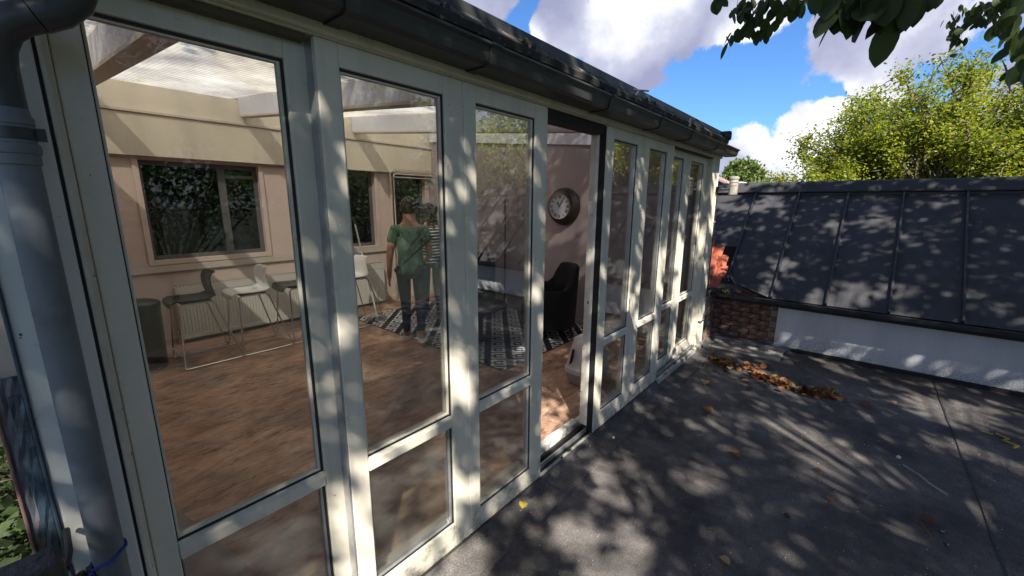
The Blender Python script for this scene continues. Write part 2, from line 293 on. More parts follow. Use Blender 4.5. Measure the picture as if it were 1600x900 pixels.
# ------------------------------------------------------------------ builders
class MB:
    """collects shapes into one mesh"""
    def __init__(s): s.v = []; s.f = []
    def box(s, x0, x1, y0, y1, z0, z1):
        n = len(s.v); s.v += [(x, y, z) for x in (x0, x1) for y in (y0, y1) for z in (z0, z1)]
        s.f += [tuple(n+i for i in q) for q in ((0, 1, 3, 2), (4, 6, 7, 5), (0, 4, 5, 1), (2, 3, 7, 6), (0, 2, 6, 4), (1, 5, 7, 3))]; return s
    def prism(s, pts, ax, a, b):
        """closed 2-D outline extruded along axis ax from a to b"""
        n = len(s.v); k = len(pts)
        def P(u, v, w): return {'x': (w, u, v), 'y': (u, w, v), 'z': (u, v, w)}[ax]
        s.v += [P(u, v, a) for u, v in pts]+[P(u, v, b) for u, v in pts]
        s.f += [tuple(n+i for i in range(k))[::-1], tuple(n+k+i for i in range(k))]
        s.f += [(n+i, n+(i+1) % k, n+k+(i+1) % k, n+k+i) for i in range(k)]; return s
    def tube(s, path, r, seg=10, caps=True):
        path = [Vector(p) for p in path]; rs = r if isinstance(r, (list, tuple)) else [r]*len(path)
        n0 = len(s.v); prev = None
        for i, p in enumerate(path):
            d = (path[min(i+1, len(path)-1)]-path[max(i-1, 0)]).normalized()
            if prev is None: a = d.orthogonal().normalized()
            else: a = (prev-d*prev.dot(d)); a = a.normalized() if a.length > 1e-6 else d.orthogonal().normalized()
            prev = a; b = d.cross(a)
            for k in range(seg):
                th = 2*math.pi*k/seg; s.v.append(tuple(p+(a*math.cos(th)+b*math.sin(th))*rs[i]))
        for i in range(len(path)-1):
            for k in range(seg):
                a0 = n0+i*seg+k; a1 = n0+i*seg+(k+1) % seg; s.f.append((a0, a1, a1+seg, a0+seg))
        if caps:
            s.f.append(tuple(n0+k for k in range(seg))[::-1]); m0 = n0+(len(path)-1)*seg; s.f.append(tuple(m0+k for k in range(seg)))
        return s
    def lathe(s, prof, cx, cy, seg=32, sx=1, sy=1):
        n0 = len(s.v)
        for r, z in prof:
            for k in range(seg):
                th = 2*math.pi*k/seg; s.v.append((cx+r*sx*math.cos(th), cy+r*sy*math.sin(th), z))
        for i in range(len(prof)-1):
            for k in range(seg):
                a0 = n0+i*seg+k; a1 = n0+i*seg+(k+1) % seg; s.f.append((a0, a1, a1+seg, a0+seg))
        s.f.append(tuple(n0+k for k in range(seg))[::-1]); m0 = n0+(len(prof)-1)*seg; s.f.append(tuple(m0+k for k in range(seg)))
        return s
    def loft(s, rings, cap=True):
        n0 = len(s.v); k = len(rings[0])
        for r in rings: s.v += [tuple(p) for p in r]
        for i in range(len(rings)-1):
            for j in range(k):
                a = n0+i*k+j; b = n0+i*k+(j+1) % k; s.f.append((a, b, b+k, a+k))
        if cap: s.f.append(tuple(n0+j for j in range(k))[::-1]); m0 = n0+(len(rings)-1)*k; s.f.append(tuple(m0+j for j in range(k)))
        return s
    def build(s, name, mat, parent=None, bevel=0, smooth=False, loc=None):
        me = bpy.data.meshes.new(name); me.from_pydata(s.v, [], s.f); me.validate()
        b = bmesh.new(); b.from_mesh(me); bmesh.ops.recalc_face_normals(b, faces=b.faces); b.to_mesh(me); b.free()
        o = bpy.data.objects.new(name, me); col.objects.link(o); me.materials.append(M[mat] if isinstance(mat, str) else mat)
        if smooth: me.polygons.foreach_set('use_smooth', [True]*len(me.polygons))
        if bevel:
            md = o.modifiers.new('bevel', 'BEVEL'); md.width = bevel; md.segments = 2; md.limit_method = 'ANGLE'; md.angle_limit = R(40)
        if smooth:
            md = o.modifiers.new('edge', 'EDGE_SPLIT'); md.split_angle = R(38)
        if parent is not None:
            o.parent = parent
            if loc is None and parent.matrix_basis != Matrix(): o.matrix_parent_inverse = parent.matrix_world_inv if hasattr(parent, 'matrix_world_inv') else inv_of(parent)
        if loc is not None: o.location = loc
        return o
def inv_of(o):
    m = o.matrix_basis.copy()
    p = o.parent; pi = o.matrix_parent_inverse.copy()
    full = (inv_of(p).inverted() @ pi @ m) if p is not None else m
    return full.inverted()
def thing(name, label, cat, loc=(0, 0, 0), group=None):
    o = bpy.data.objects.new(name, None); col.objects.link(o); o.location = loc; o.empty_display_size = .1
    return tag(o, label, cat, group)
def tag(o, label, cat, group=None):
    o['label'] = label; o['category'] = cat
    if group: o['group'] = group
    return o
def struct(o): o['kind'] = 'structure'; return o
def stuff(o): o['kind'] = 'stuff'; return o
def share(src, name, parent, loc, rot=(0, 0, 0), scale=(1, 1, 1), mat=None):
    o = bpy.data.objects.new(name, src); col.objects.link(o); o.parent = parent
    o.location = loc; o.rotation_euler = rot; o.scale = scale; return o

# ------------------------------------------------------------------ setting: ground, terrace, room shell
g = MB(); g.box(-300, 300, -300, 300, -3.2, -3.0); struct(g.build('ground', 'grass'))
b = MB().box(-.62, 6.2, -4.6, .0, -.35, -.004); struct(b.build('terrace', 'felt'))
# felt lengths: each laps a few millimetres over the next
FELT = [(-.62, 5.72, -2.06, -.16, .0), (-.62, 5.72, -3.1, -2.04, .003), (-.62, 5.72, -4.6, -3.05, .0)]
fs = None
for i, (x0, x1, y0, y1, z) in enumerate(FELT):
    o = MB().box(x0, x1, y0, y1, -.004+.0005*i, z+.0002*i).build('felt_sheet', 'felt', bpy.data.objects['terrace'], bevel=.0015)
for i, (x0, x1, y0, y1) in enumerate(((-.6, 5.7, -2.044, -2.034), (-.6, 5.7, -3.11, -3.09))):
    m_ = MB(); n_ = 40; A = []; B_ = []
    lx = abs(x1-x0) > abs(y1-y0)
    for k in range(n_+1):
        f_ = k/n_; j0, j1 = random.uniform(-.004, .004), random.uniform(-.006, .006)
        if lx: A.append((x0+(x1-x0)*f_, y0+j0)); B_.append((x0+(x1-x0)*f_, y1+j1))
        else: A.append((x0+j0, y0+(y1-y0)*f_)); B_.append((x1+j1, y0+(y1-y0)*f_))
    m_.prism(A+B_[::-1], 'z', .0005, .0060); m_.build('bitumen_bead', 'bitumen', bpy.data.objects['terrace'])
# upstand strip of felt along the facade foot, in three lengths
for i, (x0, x1) in enumerate(((-.62, 1.838), (1.842, 2.398), (2.402, 5.72))):
    MB().prism([(-.185, .001), (-.18, .009+.001*i), (-.06, .012+.001*i), (-.02, .03), (-.002, .055), (-.002, .0)], 'x', x0, x1).build('felt_upstand', 'felt', bpy.data.objects['terrace'], bevel=.001)
MB().box(-.10, 5.06, .0, 7.2, -3.0, .0).build('room_base', 'concrete'); struct(bpy.data.objects['room_base'])
fl = struct(MB().box(-.02, 4.8, .17, 4.75, .0, .05).build('floor', 'floor'))
# grey scuffed patch near the window and long floor joints
MB().prism([(.10, .62), (.43, .62), (.36, 1.05), (.22, 1.75), (.08, 1.9)], 'z', .0501, .0525).build('floor_patch', 'floorpatch', fl)

# opposite wall with its two openings
K = .096; CEIL = lambda y: 2.47+K*y
WY = 4.75
wall = MB()
wins = [(.87, 2.06, 1.03, 2.14), (3.10, 3.72, 1.0, 2.18), (4.02, 4.72, .88, 2.16)]
xs = [-.02]+[v for w_ in wins for v in w_[:2]]+[4.8]
for i in range(0, len(xs), 2): wall.box(xs[i], xs[i+1], WY, WY+.16, .0, 2.9)
for x0, x1, z0, z1 in wins: wall.box(x0, x1, WY, WY+.16, .0, z0); wall.box(x0, x1, WY, WY+.16, z1, 2.9)
bw = struct(wall.build('back_wall', 'wall'))
for i, (x0, x1, z0, z1) in enumerate(wins):
    f = MB(); wd = .045
    f.box(x0-.04, x0+.012, WY-.022, WY-.001, z0-.05, z1+.03); f.box(x1-.012, x1+.04, WY-.022, WY-.001, z0-.05, z1+.03)
    f.box(x0+.012, x1-.012, WY-.022, WY-.001, z0-.05, z0+.012)
    wn = f.build('window', 'wall', bw, bevel=.003)
    d = WY+.09
    fr_ = MB(); fr_.box(x0, x0+.05, d, d+.05, z0, z1); fr_.box(x1-.05, x1, d, d+.05, z0, z1); fr_.box(x0+.05, x1-.05, d, d+.05, z0, z0+.05); fr_.box(x0+.05, x1-.05, d, d+.05, z1-.05, z1)
    if i == 0:
        fr_.box(1.62, 1.70, d, d+.05, z0+.05, z1-.05); fr_.box(1.70, x1-.05, d, d+.05, z1-.16, z1-.12)
    fr_.build('window_frame', 'dimframe', wn, bevel=.003)
    MB().box(x0+.05, x1-.05, d+.02, d+.026, z0+.05, z1-.05).build('pane', 'shadeglass', wn)
MB().box(-.02, 4.0, WY-.035, WY-.0235, .90, .975).build('dado_rail', 'trim', bw, bevel=.003)
MB().box(-.02, 4.0, WY-.028, WY-.0235, .985, .995).build('dado_bead', 'trim', bw)
MB().box(-.02, 4.8, WY-.10, WY-.0005, 2.17, 2.60).build('box_beam', 'band', bw, bevel=.004)
MB().box(-.02, 4.8, WY-.125, WY-.0005, 2.602, 2.635).build('cornice', 'trim', bw, bevel=.006)
MB().box(-.02, 4.8, WY-.085, WY-.0005, 2.637, 2.90).build('upper_board', 'band', bw, bevel=.004)
MB().box(-.02, 4.8, WY-.02, WY-.0005, .0505, .115).build('skirting', 'trim', bw, bevel=.003)
# end walls
ew = struct(MB().prism([(.17, .0), (4.9, .0), (4.9, CEIL(4.9)), (.17, CEIL(.17))], 'x', 4.8, 5.03).build('end_wall', 'clockwall'))
MB().prism([(.13, CEIL(.13)-.19), (WY-.1, CEIL(WY-.1)-.19), (WY-.1, CEIL(WY-.1)-.002), (.13, CEIL(.13)-.002)], 'x', 4.765, 4.7995).build('ceiling_board', 'whitetrim', ew, bevel=.002)
MB().box(4.782, 4.7995, .17, WY-.03, .0505, .12).build('skirting', 'clockwall', ew, bevel=.003)
struct(MB().prism([(.13, .0), (4.9, .0), (4.9, CEIL(4.9)), (.13, CEIL(.13))], 'x', -.10, -.021).build('near_end_wall', 'wall'))

# ------------------------------------------------------------------ sunroom: facade panels, roof, gutter
sr = thing('sunroom', 'long cream-framed glazed sunroom with full-height window panels along the dark terrace', 'sunroom', (2.5, 0, 0))
def ring(x0, x1, z0, z1, wl, wr, wb, wt, y0, y1):
    m_ = MB(); m_.box(x0, x0+wl, y0, y1, z0, z1); m_.box(x1-wr, x1, y0, y1, z0, z1)
    m_.box(x0+wl, x1-wr, y0+.001, y1-.001, z0, z0+wb); m_.box(x0+wl, x1-wr, y0+.001, y1-.001, z1-wt, z1); return m_
def sash(x0, x1, gx0, gx1, Y, zb=.055, zt=2.177, glb=.185, label=None, mat='paint'):
    """one glazed panel: frame ring, mid rail, two panes with beads and dark gaskets"""
    gt, r0, r1 = 2.108, .700, .752
    o_ = ring(x0, x1, zb, zt, gx0-x0, x1-gx1, glb-zb, zt-gt, Y, Y+.05).build('window_panel', mat, sr, bevel=.004)
    if label: o_['label'] = label
    MB().prism([(Y-.004, r0), (Y-.004, r1-.012), (Y+.012, r1), (Y+.045, r1), (Y+.045, r0)], 'x', gx0+.0005, gx1-.0005).build('mid_rail', mat, o_, bevel=.003)
    for z0, z1 in ((r1, gt), (glb, r0)):
        s1 = ring(gx0+.0005, gx1-.0005, z0+.0005, z1-.0005, .0025, .008, .006, .007, Y+.010, Y+.030).build('gasket', 'seal', o_)
        ring(gx0+.0030, gx1-.0085, z0+.0075, z1-.0075, .006, .009, .008, .006, Y+.013, Y+.032).build('glazing_bead', mat if random.random() < .7 else 'alu', o_, bevel=.001)
        MB().box(gx0+.005, gx1-.005, Y+.022, Y+.027, z0+.005, z1-.005).build('glass_pane', 'glass', o_)
    return o_
sash(.090, .636, .142, .561, .05)
# double-leaf panels standing proud (outer track)
sash(.630, 1.222, .703, 1.122, .0)
sash(1.2235, 1.807, 1.294, 1.708, -.0005, glb=.16)
sash(2.449, 3.030, 2.553, 2.928, .0)
sash(3.0315, 3.655, 3.135, 3.500, -.0005)
sash(3.660, 4.170, 3.72, 4.072, .05)
sash(4.1715, 4.785, 4.275, 4.700, .0495)
MB().box(3.6555, 3.6595, .004, .098, .06, 2.17).build('side_seal', 'seal', sr)
MB().box(.6225, .6295, .004, .049, .06, 2.17).build('side_seal', 'alu', sr)
MB().box(.6365, .6405, .0505, .095, .06, 2.17).build('side_seal', 'seal', sr)
MB().box(2.4425, 2.4485, .003, .046, .06, 2.17).build('side_seal', 'black', sr)
MB().box(1.8075, 1.8125, .003, .06, .06, 2.17).build('side_seal', 'paint', sr)
# parked leaf edge seen in the open doorway
MB().box(2.440, 2.452, .0465, .068, .10, 2.14).build('leaf_stile', 'board', sr, bevel=.002)
MB().box(2.443, 2.50, .0685, .110, .10, 2.14).build('leaf_stile', 'paint_old', sr, bevel=.002)
# jambs and boards
MB().prism([(.068, .002), (.076, .002), (.089, .052), (.089, .098), (.068, .098)], 'z', .02, 2.178).build('jamb', 'paint_old', sr, bevel=.002)
MB().box(.0625, .0675, .006, .05, .02, 2.178).build('joint_gap', 'black', sr)
MB().box(-.052, .062, -.001, .06, .02, 2.178).build('corner_board', 'board', sr, bevel=.004)
MB().box(-.0585, -.0525, -.008, .02, .02, 2.178).build('corner_trim', 'bluefilm', sr, bevel=.002)
MB().box(4.786, 4.83, .05, .098, .055, 2.177).build('jamb', 'paint', sr, bevel=.003)
MB().box(4.8305, 5.055, .002, .10, .03, 2.20).build('corner_board', 'paint_old', sr, bevel=.004)
MB().box(4.985, 5.00, -.007, .0015, .03, 2.19).build('corner_bead', 'paint', sr, bevel=.002)
MB().box(5.0555, 5.075, -.004, .16, .03, 2.20).build('corner_board', 'board', sr, bevel=.003)
# head of the frame and fascia
MB().box(-.052, 5.055, .001, .10, 2.179, 2.232).build('head_rail', 'paint', sr, bevel=.003)
MB().box(-.052, 3.700, -.024, -.0005, 2.184, 2.245).build('fascia', 'paint', sr, bevel=.003)
MB().box(3.704, 5.075, -.024, -.0005, 2.184, 2.245).build('fascia', 'paint', sr, bevel=.003)
MB().box(.09, .61, .010, .048, 2.160, 2.178).build('head_track', 'recess', sr)
MB().box(1.8135, 2.4415, .012, .1, 2.125, 2.178).build('head_track', 'black', sr)
MB().box(3.66, 4.83, .004, .048, 2.168, 2.178).build('head_track', 'seal', sr)
# threshold of the opening
MB().box(1.8135, 4.83, .02, .1285, .03, .052).build('track', 'seal', sr)
MB().box(1.8135, 2.45, .045, .053, .0525, .085).build('track_rail', 'alu', sr, bevel=.001)
MB().box(1.8135, 2.45, .085, .092, .0525, .080).build('track_rail', 'seal', sr, bevel=.001)
MB().box(1.8135, 2.46, .1295, .178, .03, .106).build('threshold', 'board', sr, bevel=.004)
MB().box(2.46, 4.83, .1295, .178, .03, .09).build('threshold', 'board', sr, bevel=.004)
MB().box(.09, 1.8125, .101, .178, .02, .09).build('threshold', 'trim', sr, bevel=.004)
MB().prism([(-.004, .03), (-.004, .052), (.019, .056), (.019, .03)], 'x', 1.8135, 2.447).build('sill', 'sill', sr, bevel=.002)
MB().prism([(-.03, .02), (-.03, .070), (-.02, .075), (.0, .078), (.0, .02)], 'x', 3.657, 5.05).build('sill', 'sill', sr, bevel=.003)
MB().box(3.657, 4.83, .006, .012, .0785, .105).build('track_rail', 'alu', sr)
MB().box(3.657, 4.83, .03, .036, .0785, .100).build('track_rail', 'alu', sr)
for x0, x1 in ((.60, 1.808), (2.447, 3.656)):
    m_ = MB(); n_ = 60; top = []
    for i in range(n_+1):
        x = x0+(x1-x0)*i/n_; top.append((x, .050+.010*random.random()))
    m_.prism([(x0, .012)]+top+[(x1, .012)], 'y', -.007, .004); m_.build('moss_line', 'dirt', sr)
# roof: ribbed translucent sheets on rafters, dark edge trim
def slab(x0, x1, y0, y1, dz0, dz1): return MB().prism([(y0, CEIL(y0)+dz0), (y1, CEIL(y1)+dz0), (y1, CEIL(y1)+dz1), (y0, CEIL(y0)+dz1)], 'x', x0, x1)
BX = [(-.02, .06), (.435, .52), (1.89, 1.975), (3.345, 3.43)]
for x0, x1 in BX[1:]:
    bm_ = slab(x0, x1, .11, WY-.09, -.19, -.004).build('rafter', 'whitetrim', sr, bevel=.003)
    slab(x0-.012, x1+.012, .11, WY-.13, -.215, -.1905).build('rafter_cap', 'trim', bm_, bevel=.003)
edges = [-.10, .477, 1.932, 3.388, 5.05]
for i in range(4):
    slab(edges[i]+.002, edges[i+1]-.002, .06, 5.0, .0, .012).build('roof_sheet', 'polysheet', sr)
for x0 in edges[1:4]: slab(x0-.03, x0+.03, .08, 5.0, .014, .03).build('glazing_bar', 'alu', sr)
# head board behind the gutter up to the sheets, mossy edge trim
MB().box(-.052, 5.05, .0, .10, 2.2325, 2.468).build('head_board', 'gutter', sr)
n_ = 90; outl = []
m_ = MB(); rings = []
for i in range(n_+1):
    x = -.15+5.27*i/n_; j = lambda s: (random.random()-.5)*s
    rings.append([(x, -.055+j(.006), 2.345+j(.004)), (x, -.062+j(.006), 2.375+j(.008)), (x, -.02+j(.006), 2.412+j(.010)), (x, .06, 2.478+j(.01)), (x, .12, 2.50), (x, .12, 2.47), (x, -.0, 2.34)])
m_.loft(rings).build('roof_edge', 'roofedge', sr)
def pts_box(x, y, z, dx, dy, dz): return MB().box(x-dx, x+dx, y-dy, y+dy, z-dz, z+dz)
MB().box(5.06, 5.125, -.085, .35, 2.375, 2.475).build('roof_end_cap', 'roofedge', sr, bevel=.02)
MB().tube([(2.76, -.03, 2.405), (2.765, -.045, 2.43)], .008, 8).tube([(2.72, -.03, 2.432), (2.87, -.07, 2.446)], .006, 8).build('roof_bracket', 'alu', sr, smooth=True)
MB().tube([(3.9, -.04, 2.40), (3.92, -.07, 2.42), (3.98, -.11, 2.37), (4.02, -.13, 2.30)], .006, 8).tube([(3.86, -.03, 2.385), (3.87, -.035, 2.43)], .012, 8).build('cable_loop', 'seal', sr, smooth=True)
for k in range(5):                                # moss tufts on the edge
    x = (1.55, 1.60, 2.9, 3.02, 1.1)[k]; m_ = MB()
    for _ in range(14):
        a = random.random()*6.28; px, py = x+random.uniform(-.03, .03), -.045+random.uniform(-.012, .03)
        m_.tube([(px, py, 2.385), (px+math.cos(a)*.008, py+math.sin(a)*.008, 2.40+random.random()*.016)], [.007, .003], 5)
    m_.build('moss_tuft', 'dirt', sr)
# box gutter with joints
gp = [(-.026, 2.300), (-.026, 2.208), (-.128, 2.206), (-.147, 2.216), (-.152, 2.240), (-.158, 2.262), (-.172, 2.270), (-.172, 2.278), (-.160, 2.278), (-.149, 2.268), (-.143, 2.240), (-.140, 2.222), (-.126, 2.213), (-.033, 2.215), (-.033, 2.300)]
GJ = [-.12, .671, 1.235, 2.19, 2.93, 3.59, 4.36, 5.16]
for i in range(len(GJ)-1):
    MB().prism(gp, 'x', GJ[i]+.004, GJ[i+1]-.004).build('gutter', 'gutter', sr)
for x in GJ[1:-1]:
    MB().prism([(y*1.0 if y > -.03 else y-.003, z-.004 if z < 2.25 else z+.002) for y, z in gp], 'x', x-.02, x+.028).build('gutter_joint', 'gutter', sr)
    MB().prism([(y if y > -.03 else y-.005, z-.0055 if z < 2.25 else z+.002) for y, z in gp], 'x', x-.0225, x-.0195).build('gutter_seal', 'black', sr)
MB().prism(gp[:8]+[(-.026, 2.278)], 'x', 5.157, 5.163).build('gutter_end', 'gutter', sr)

# wall lamp on the far corner, cable down the corner
lampo = thing('wall_lamp', 'weathered grey cylindrical wall lamp with ribbed top on the far corner of the sunroom', 'wall lamp', (5.02, -.09, 1.84))
MB().lathe([(.044, 1.80), (.044, 1.895), (.048, 1.896), (.048, 1.905), (.044, 1.906), (.044, 1.93), (.049, 1.931), (.049, 1.94), (.044, 1.941), (.045, 1.965), (.052, 1.968), (.052, 1.985), (.03, 1.995)], 5.10, -.16, 20).build('lamp_body', 'concrete', lampo, smooth=True)
MB().tube([(5.06, -.01, 1.86), (5.10, -.16, 1.86)], .014, 10).build('lamp_arm', 'seal', lampo, smooth=True)
MB().lathe([(.03, 1.835), (.03, 1.885)], 5.05, -.02, 12).build('wall_plate', 'seal', lampo, smooth=True)
cb = MB().tube([(5.058, -.012, 1.84), (5.062, -.014, 1.3), (5.057, -.013, .8), (5.060, -.014, .42), (5.02, -.02, .355), (4.93, -.012, .35), (4.86, -.006, .37)], .006, 8).build('cable', 'seal', smooth=True)
tag(cb, 'thin dark cable running down the far corner of the sunroom', 'cable')
for z in (1.5, 1.05, .62, .42):
    MB().box(5.05, 5.07, -.021, -.004, z-.008, z+.008).build('clip', 'greyplastic', cb, bevel=.002)

# ------------------------------------------------------------------ downpipe at the near left corner
dp = thing('drainpipe', 'grey plastic downpipe with a collar and swan-neck bend at the left corner board', 'drainpipe', (.003, -.062, 0))
PXc, PYc, PR = .0095, -.052, .0285
MB().tube([(PXc, PYc, .30), (PXc, PYc, 1.795)], PR, 32).build('pipe', 'pipe', dp, smooth=True)
MB().lathe([(.029, 1.765), (.0315, 1.767), (.0315, 1.785), (.034, 1.787), (.0350, 1.796), (.034, 1.804), (.031, 1.806), (.031, 1.838), (.033, 1.840), (.033, 1.852), (.0305, 1.856), (.0285, 1.868)], PXc, PYc, 32).build('socket_collar', 'pipe', dp, smooth=True)
MB().lathe([(.032, 1.812), (.0332, 1.813), (.0332, 1.832), (.032, 1.833)], PXc, PYc, 32).box(PXc+.030, PXc+.044, PYc-.012, PYc+.006, 1.812, 1.835).build('pipe_clip', 'gutter', dp, smooth=True)
el = [(PXc, PYc, 1.86), (PXc, PYc, 1.94), (PXc+.004, PYc-.004, 1.975), (PXc+.016, PYc-.012, 2.003), (PXc+.036, PYc-.02, 2.022), (PXc+.062, PYc-.028, 2.035), (PXc+.09, PYc-.034, 2.05), (PXc+.115, PYc-.036, 2.075), (PXc+.128, PYc-.037, 2.11), (PXc+.13, PYc-.037, 2.215)]
MB().tube(el[:6], .0285, 28).build('pipe_bend', 'gutter', dp, smooth=True)
MB().tube(el[5:], .0305, 28).build('pipe_bend', 'gutter', dp, smooth=True)
MB().tube([(PXc-.0, PYc-.0, .62), (PXc, PYc, .66)], .033, 28).build('socket_collar', 'pipe', dp, smooth=True)
# blue string knotted round the pipe
m_ = MB(); loopp = []
for k in range(22):
    a = 2*math.pi*k/20; loopp.append((PXc+.0315*math.cos(a), PYc+.0315*math.sin(a), .885+.012*math.cos(a)+.003*math.sin(5*a)))
m_.tube(loopp, .0026, 6)
m_.tube([(PXc-.03, PYc-.025, .875), (-.06, -.10, .865), (-.115, -.12, .83), (-.18, -.15, .80)], .0024, 6)
m_.tube([(PXc-.03, PYc-.02, .87), (-.05, -.11, .85), (-.10, -.14, .81), (-.17, -.18, .77)], .0024, 6)
tag(m_.build('blue_rope', 'rope', smooth=True), 'bright blue cord looped around the foot of the grey downpipe', 'rope')

# left of the corner board: lead upstand, masonry edge, weathered rail end
ls = thing('flashing', 'creased lead flashing and red masonry edge left of the grey downpipe', 'flashing', (-.08, 0, 0))
def crumple(x0, x1, y, z0, z1, nx, nz, amp):
    m_ = MB(); 
    for s_ in (0, .006):
        for j in range(nz+1):
            for i in range(nx+1):
                m_.v.append((x0+(x1-x0)*i/nx, y+s_+(random.random()-.5)*amp, z0+(z1-z0)*j/nz))
    k = (nx+1)*(nz+1)
    for q in range(2):
        for j in range(nz):
            for i in range(nx):
                a = q*k+j*(nx+1)+i; m_.f.append((a, a+1, a+nx+2, a+nx+1))
    return m_
crumple(-.094, -.059, .004, .3, 1.34, 5, 34, .006).build('lead_sheet', 'lead', ls)
crumple(-.078, -.0595, -.004, .3, 1.30, 3, 34, .004).build('torn_film', 'bluefilm', ls)
MB().box(-.100, -.0945, -.002, .05, .2, 1.30).build('masonry_edge', 'rust', ls, bevel=.002)
MB().box(-.0595-.04, -.0595, .02, .05, 1.30, 2.1).build('side_light', 'glass', ls)
rl = thing('weathered_rail', 'blackened timber rail end with peeling pale paint in the lower left corner', 'rail', (-.3, -.2, 1.0))
MB().prism([(-.75, .955), (-.058, .955), (-.050, .962), (-.050, 1.022), (-.060, 1.034), (-.75, 1.034)], 'y', -.235, -.165).build('rail', 'woodold', rl, bevel=.006)
MB().box(-.100, -.056, -.228, -.172, -.01, .9545).build('post', 'woodold', rl, bevel=.004)
MB().tube([(-.052, -.19, .985), (-.045, -.12, .975), (-.045, -.02, .97)], .006, 8).build('hook', 'seal', rl, smooth=True)
m_ = MB()                                           # dark gnarled stub by the pipe foot
for k in range(9): m_.tube([(-.055+.008*k, -.06+.002*k, .86+random.random()*.02), (-.05+.008*k, -.07, .80)], [.008, .012], 6)
tag(m_.build('dead_stem', 'woodold', smooth=True), 'dark gnarled ivy stub against the board beside the foot of the downpipe', 'plant stem')

# ------------------------------------------------------------------ neighbouring roof on the right
nb = thing('outbuilding', 'low outbuilding with dark standing-seam roof, white lower board and old brick end', 'building', (6.5, -2, 0))
EX, EZ, RX, RZ = 5.50, .625, 6.78, 1.835
SY = [.93-.51*i for i in range(13)]
def roofp(y0, y1, off0, off1, ex=EX, ez=EZ):
    n = Vector((-(RZ-EZ), 0, RX-EX)).normalized()
    m_ = MB(); P = lambda x, z, o_: (x+n.x*o_, z+n.z*o_)
    return m_.prism([P(ex, ez, off0), P(RX, RZ, off0), P(RX, RZ, off1), P(ex, ez, off1)], 'y', y0, y1)
for i in range(len(SY)-1):
    y1, y0 = SY[i], SY[i+1]
    if y1 > .4:      # beside the sunroom the sheets are cut back to the valley
        roofp(y0+.002, y1-.002, -.02, 0, EX+.55, EZ+.52).build('roof_panel', 'slate', nb)
    elif y1 > -.1 or y0 > -.12 :
        n = Vector((-(RZ-EZ), 0, RX-EX)).normalized()
        m_ = MB(); ys = (y0+.002, y1-.002); cutf = lambda y: .50*max(0, min(1, (y+.20)/.5))
        for o_ in (-.02, 0):
            for y in ys:
                for fx in (cutf(y), 1): m_.v.append((EX+(RX-EX)*fx+n.x*o_, y, EZ+(RZ-EZ)*fx+n.z*o_))
        m_.f = [(0, 1, 3, 2), (4, 6, 7, 5), (0, 4, 5, 1), (2, 3, 7, 6), (0, 2, 6, 4), (1, 5, 7, 3)]
        m_.build('roof_panel', 'slate', nb)
    else: roofp(y0+.002, y1-.002, -.02, 0).build('roof_panel', 'slate', nb)
for i, y in enumerate(SY):
    cut = .50*max(0, min(1, (y+.20)/.5))
    if y > .4: cut = .45
    roofp(y-.010, y+.010, -.01, .040, EX+(RX-EX)*cut, EZ+(RZ-EZ)*cut).build('standing_seam', 'slatedark', nb, bevel=.003)
MB().box(RX-.012, RX+.35, -5.14, 1.2, RZ-.05, RZ+.012).build('ridge_recess', 'slatedark', nb)
MB().prism([(RX-.035, RZ+.016), (RX-.045, RZ+.03), (RX+.03, RZ+.15), (RX+.06, RZ+.165), (RX+.5, RZ+.165), (RX+.5, RZ+.016)], 'y', -5.2, 1.2).build('ridge_cap', 'slate', nb, bevel=.01)
MB().prism([(RX+.05, -3), (RX+.05, RZ-.06), (RX+2.5, RZ-.06), (RX+2.5, -3)], 'y', -5.1, 1.2).build('rear_wall', 'mortar', nb)
MB().prism([(EX-.16, EZ-.03), (EX-.17, EZ+.012), (EX-.155, EZ+.012), (EX-.145, EZ-.015), (EX+.02, EZ-.015), (EX+.02, EZ-.03)], 'y', -5.24, .02).build('eaves_gutter', 'slatedark', nb, bevel=.002)
MB().box(EX+.02, EX+.13, -5.12, .3, EZ-.10, EZ-.02).build('eaves_board', 'black', nb)
MB().box(5.612, 5.63, -5.1, -.675, .045, .62).build('lower_board', 'whiteboard', nb)
MB().box(5.63, 5.70, -5.1, -.6, -.3, .60).build('inner_wall', 'mortar', nb)
MB().box(5.60, 5.66, -5.1, -.86, -.02, .04).build('base_gap', 'black', nb)
MB().box(5.50, 5.60, -.84, -.02, -.004, .055).build('lead_step', 'lead', nb, bevel=.012)
# brick end: backing plus individual bricks
bwl = MB().box(5.665, 5.9, -.672, .7, -.3, .66).build('brick_wall', 'mortar', nb)
bk = MB().box(-.0, .05, -.1025, .1025, -.03, .03); bme = bk.build('brick', 'brick', bwl, bevel=.004); bme.location = (5.625, -.58, .10)
bme.scale = (.9, .9, .9)
for r_ in range(9):
    z = .085+r_*.067
    for c_ in range(7):
        y = -.56+c_*.215+(.107 if r_ % 2 else 0)-.05
        if y > .62 or (r_ == 0 and c_ == 0): continue
        yy = max(y, -.60); s = 1.0
        if yy-.1025 < -.665: s = .8; yy = -.585
        o = share(bme.data, 'brick', bwl, (5.622+random.uniform(-.004, .004), yy+random.uniform(-.003, .003), z), (random.uniform(-.02, .02), random.uniform(-.01, .01), random.uniform(-.02, .02)), (1, s*.97, 1))
        md = o.modifiers.new('bevel', 'BEVEL'); md.width = .004; md.segments = 1
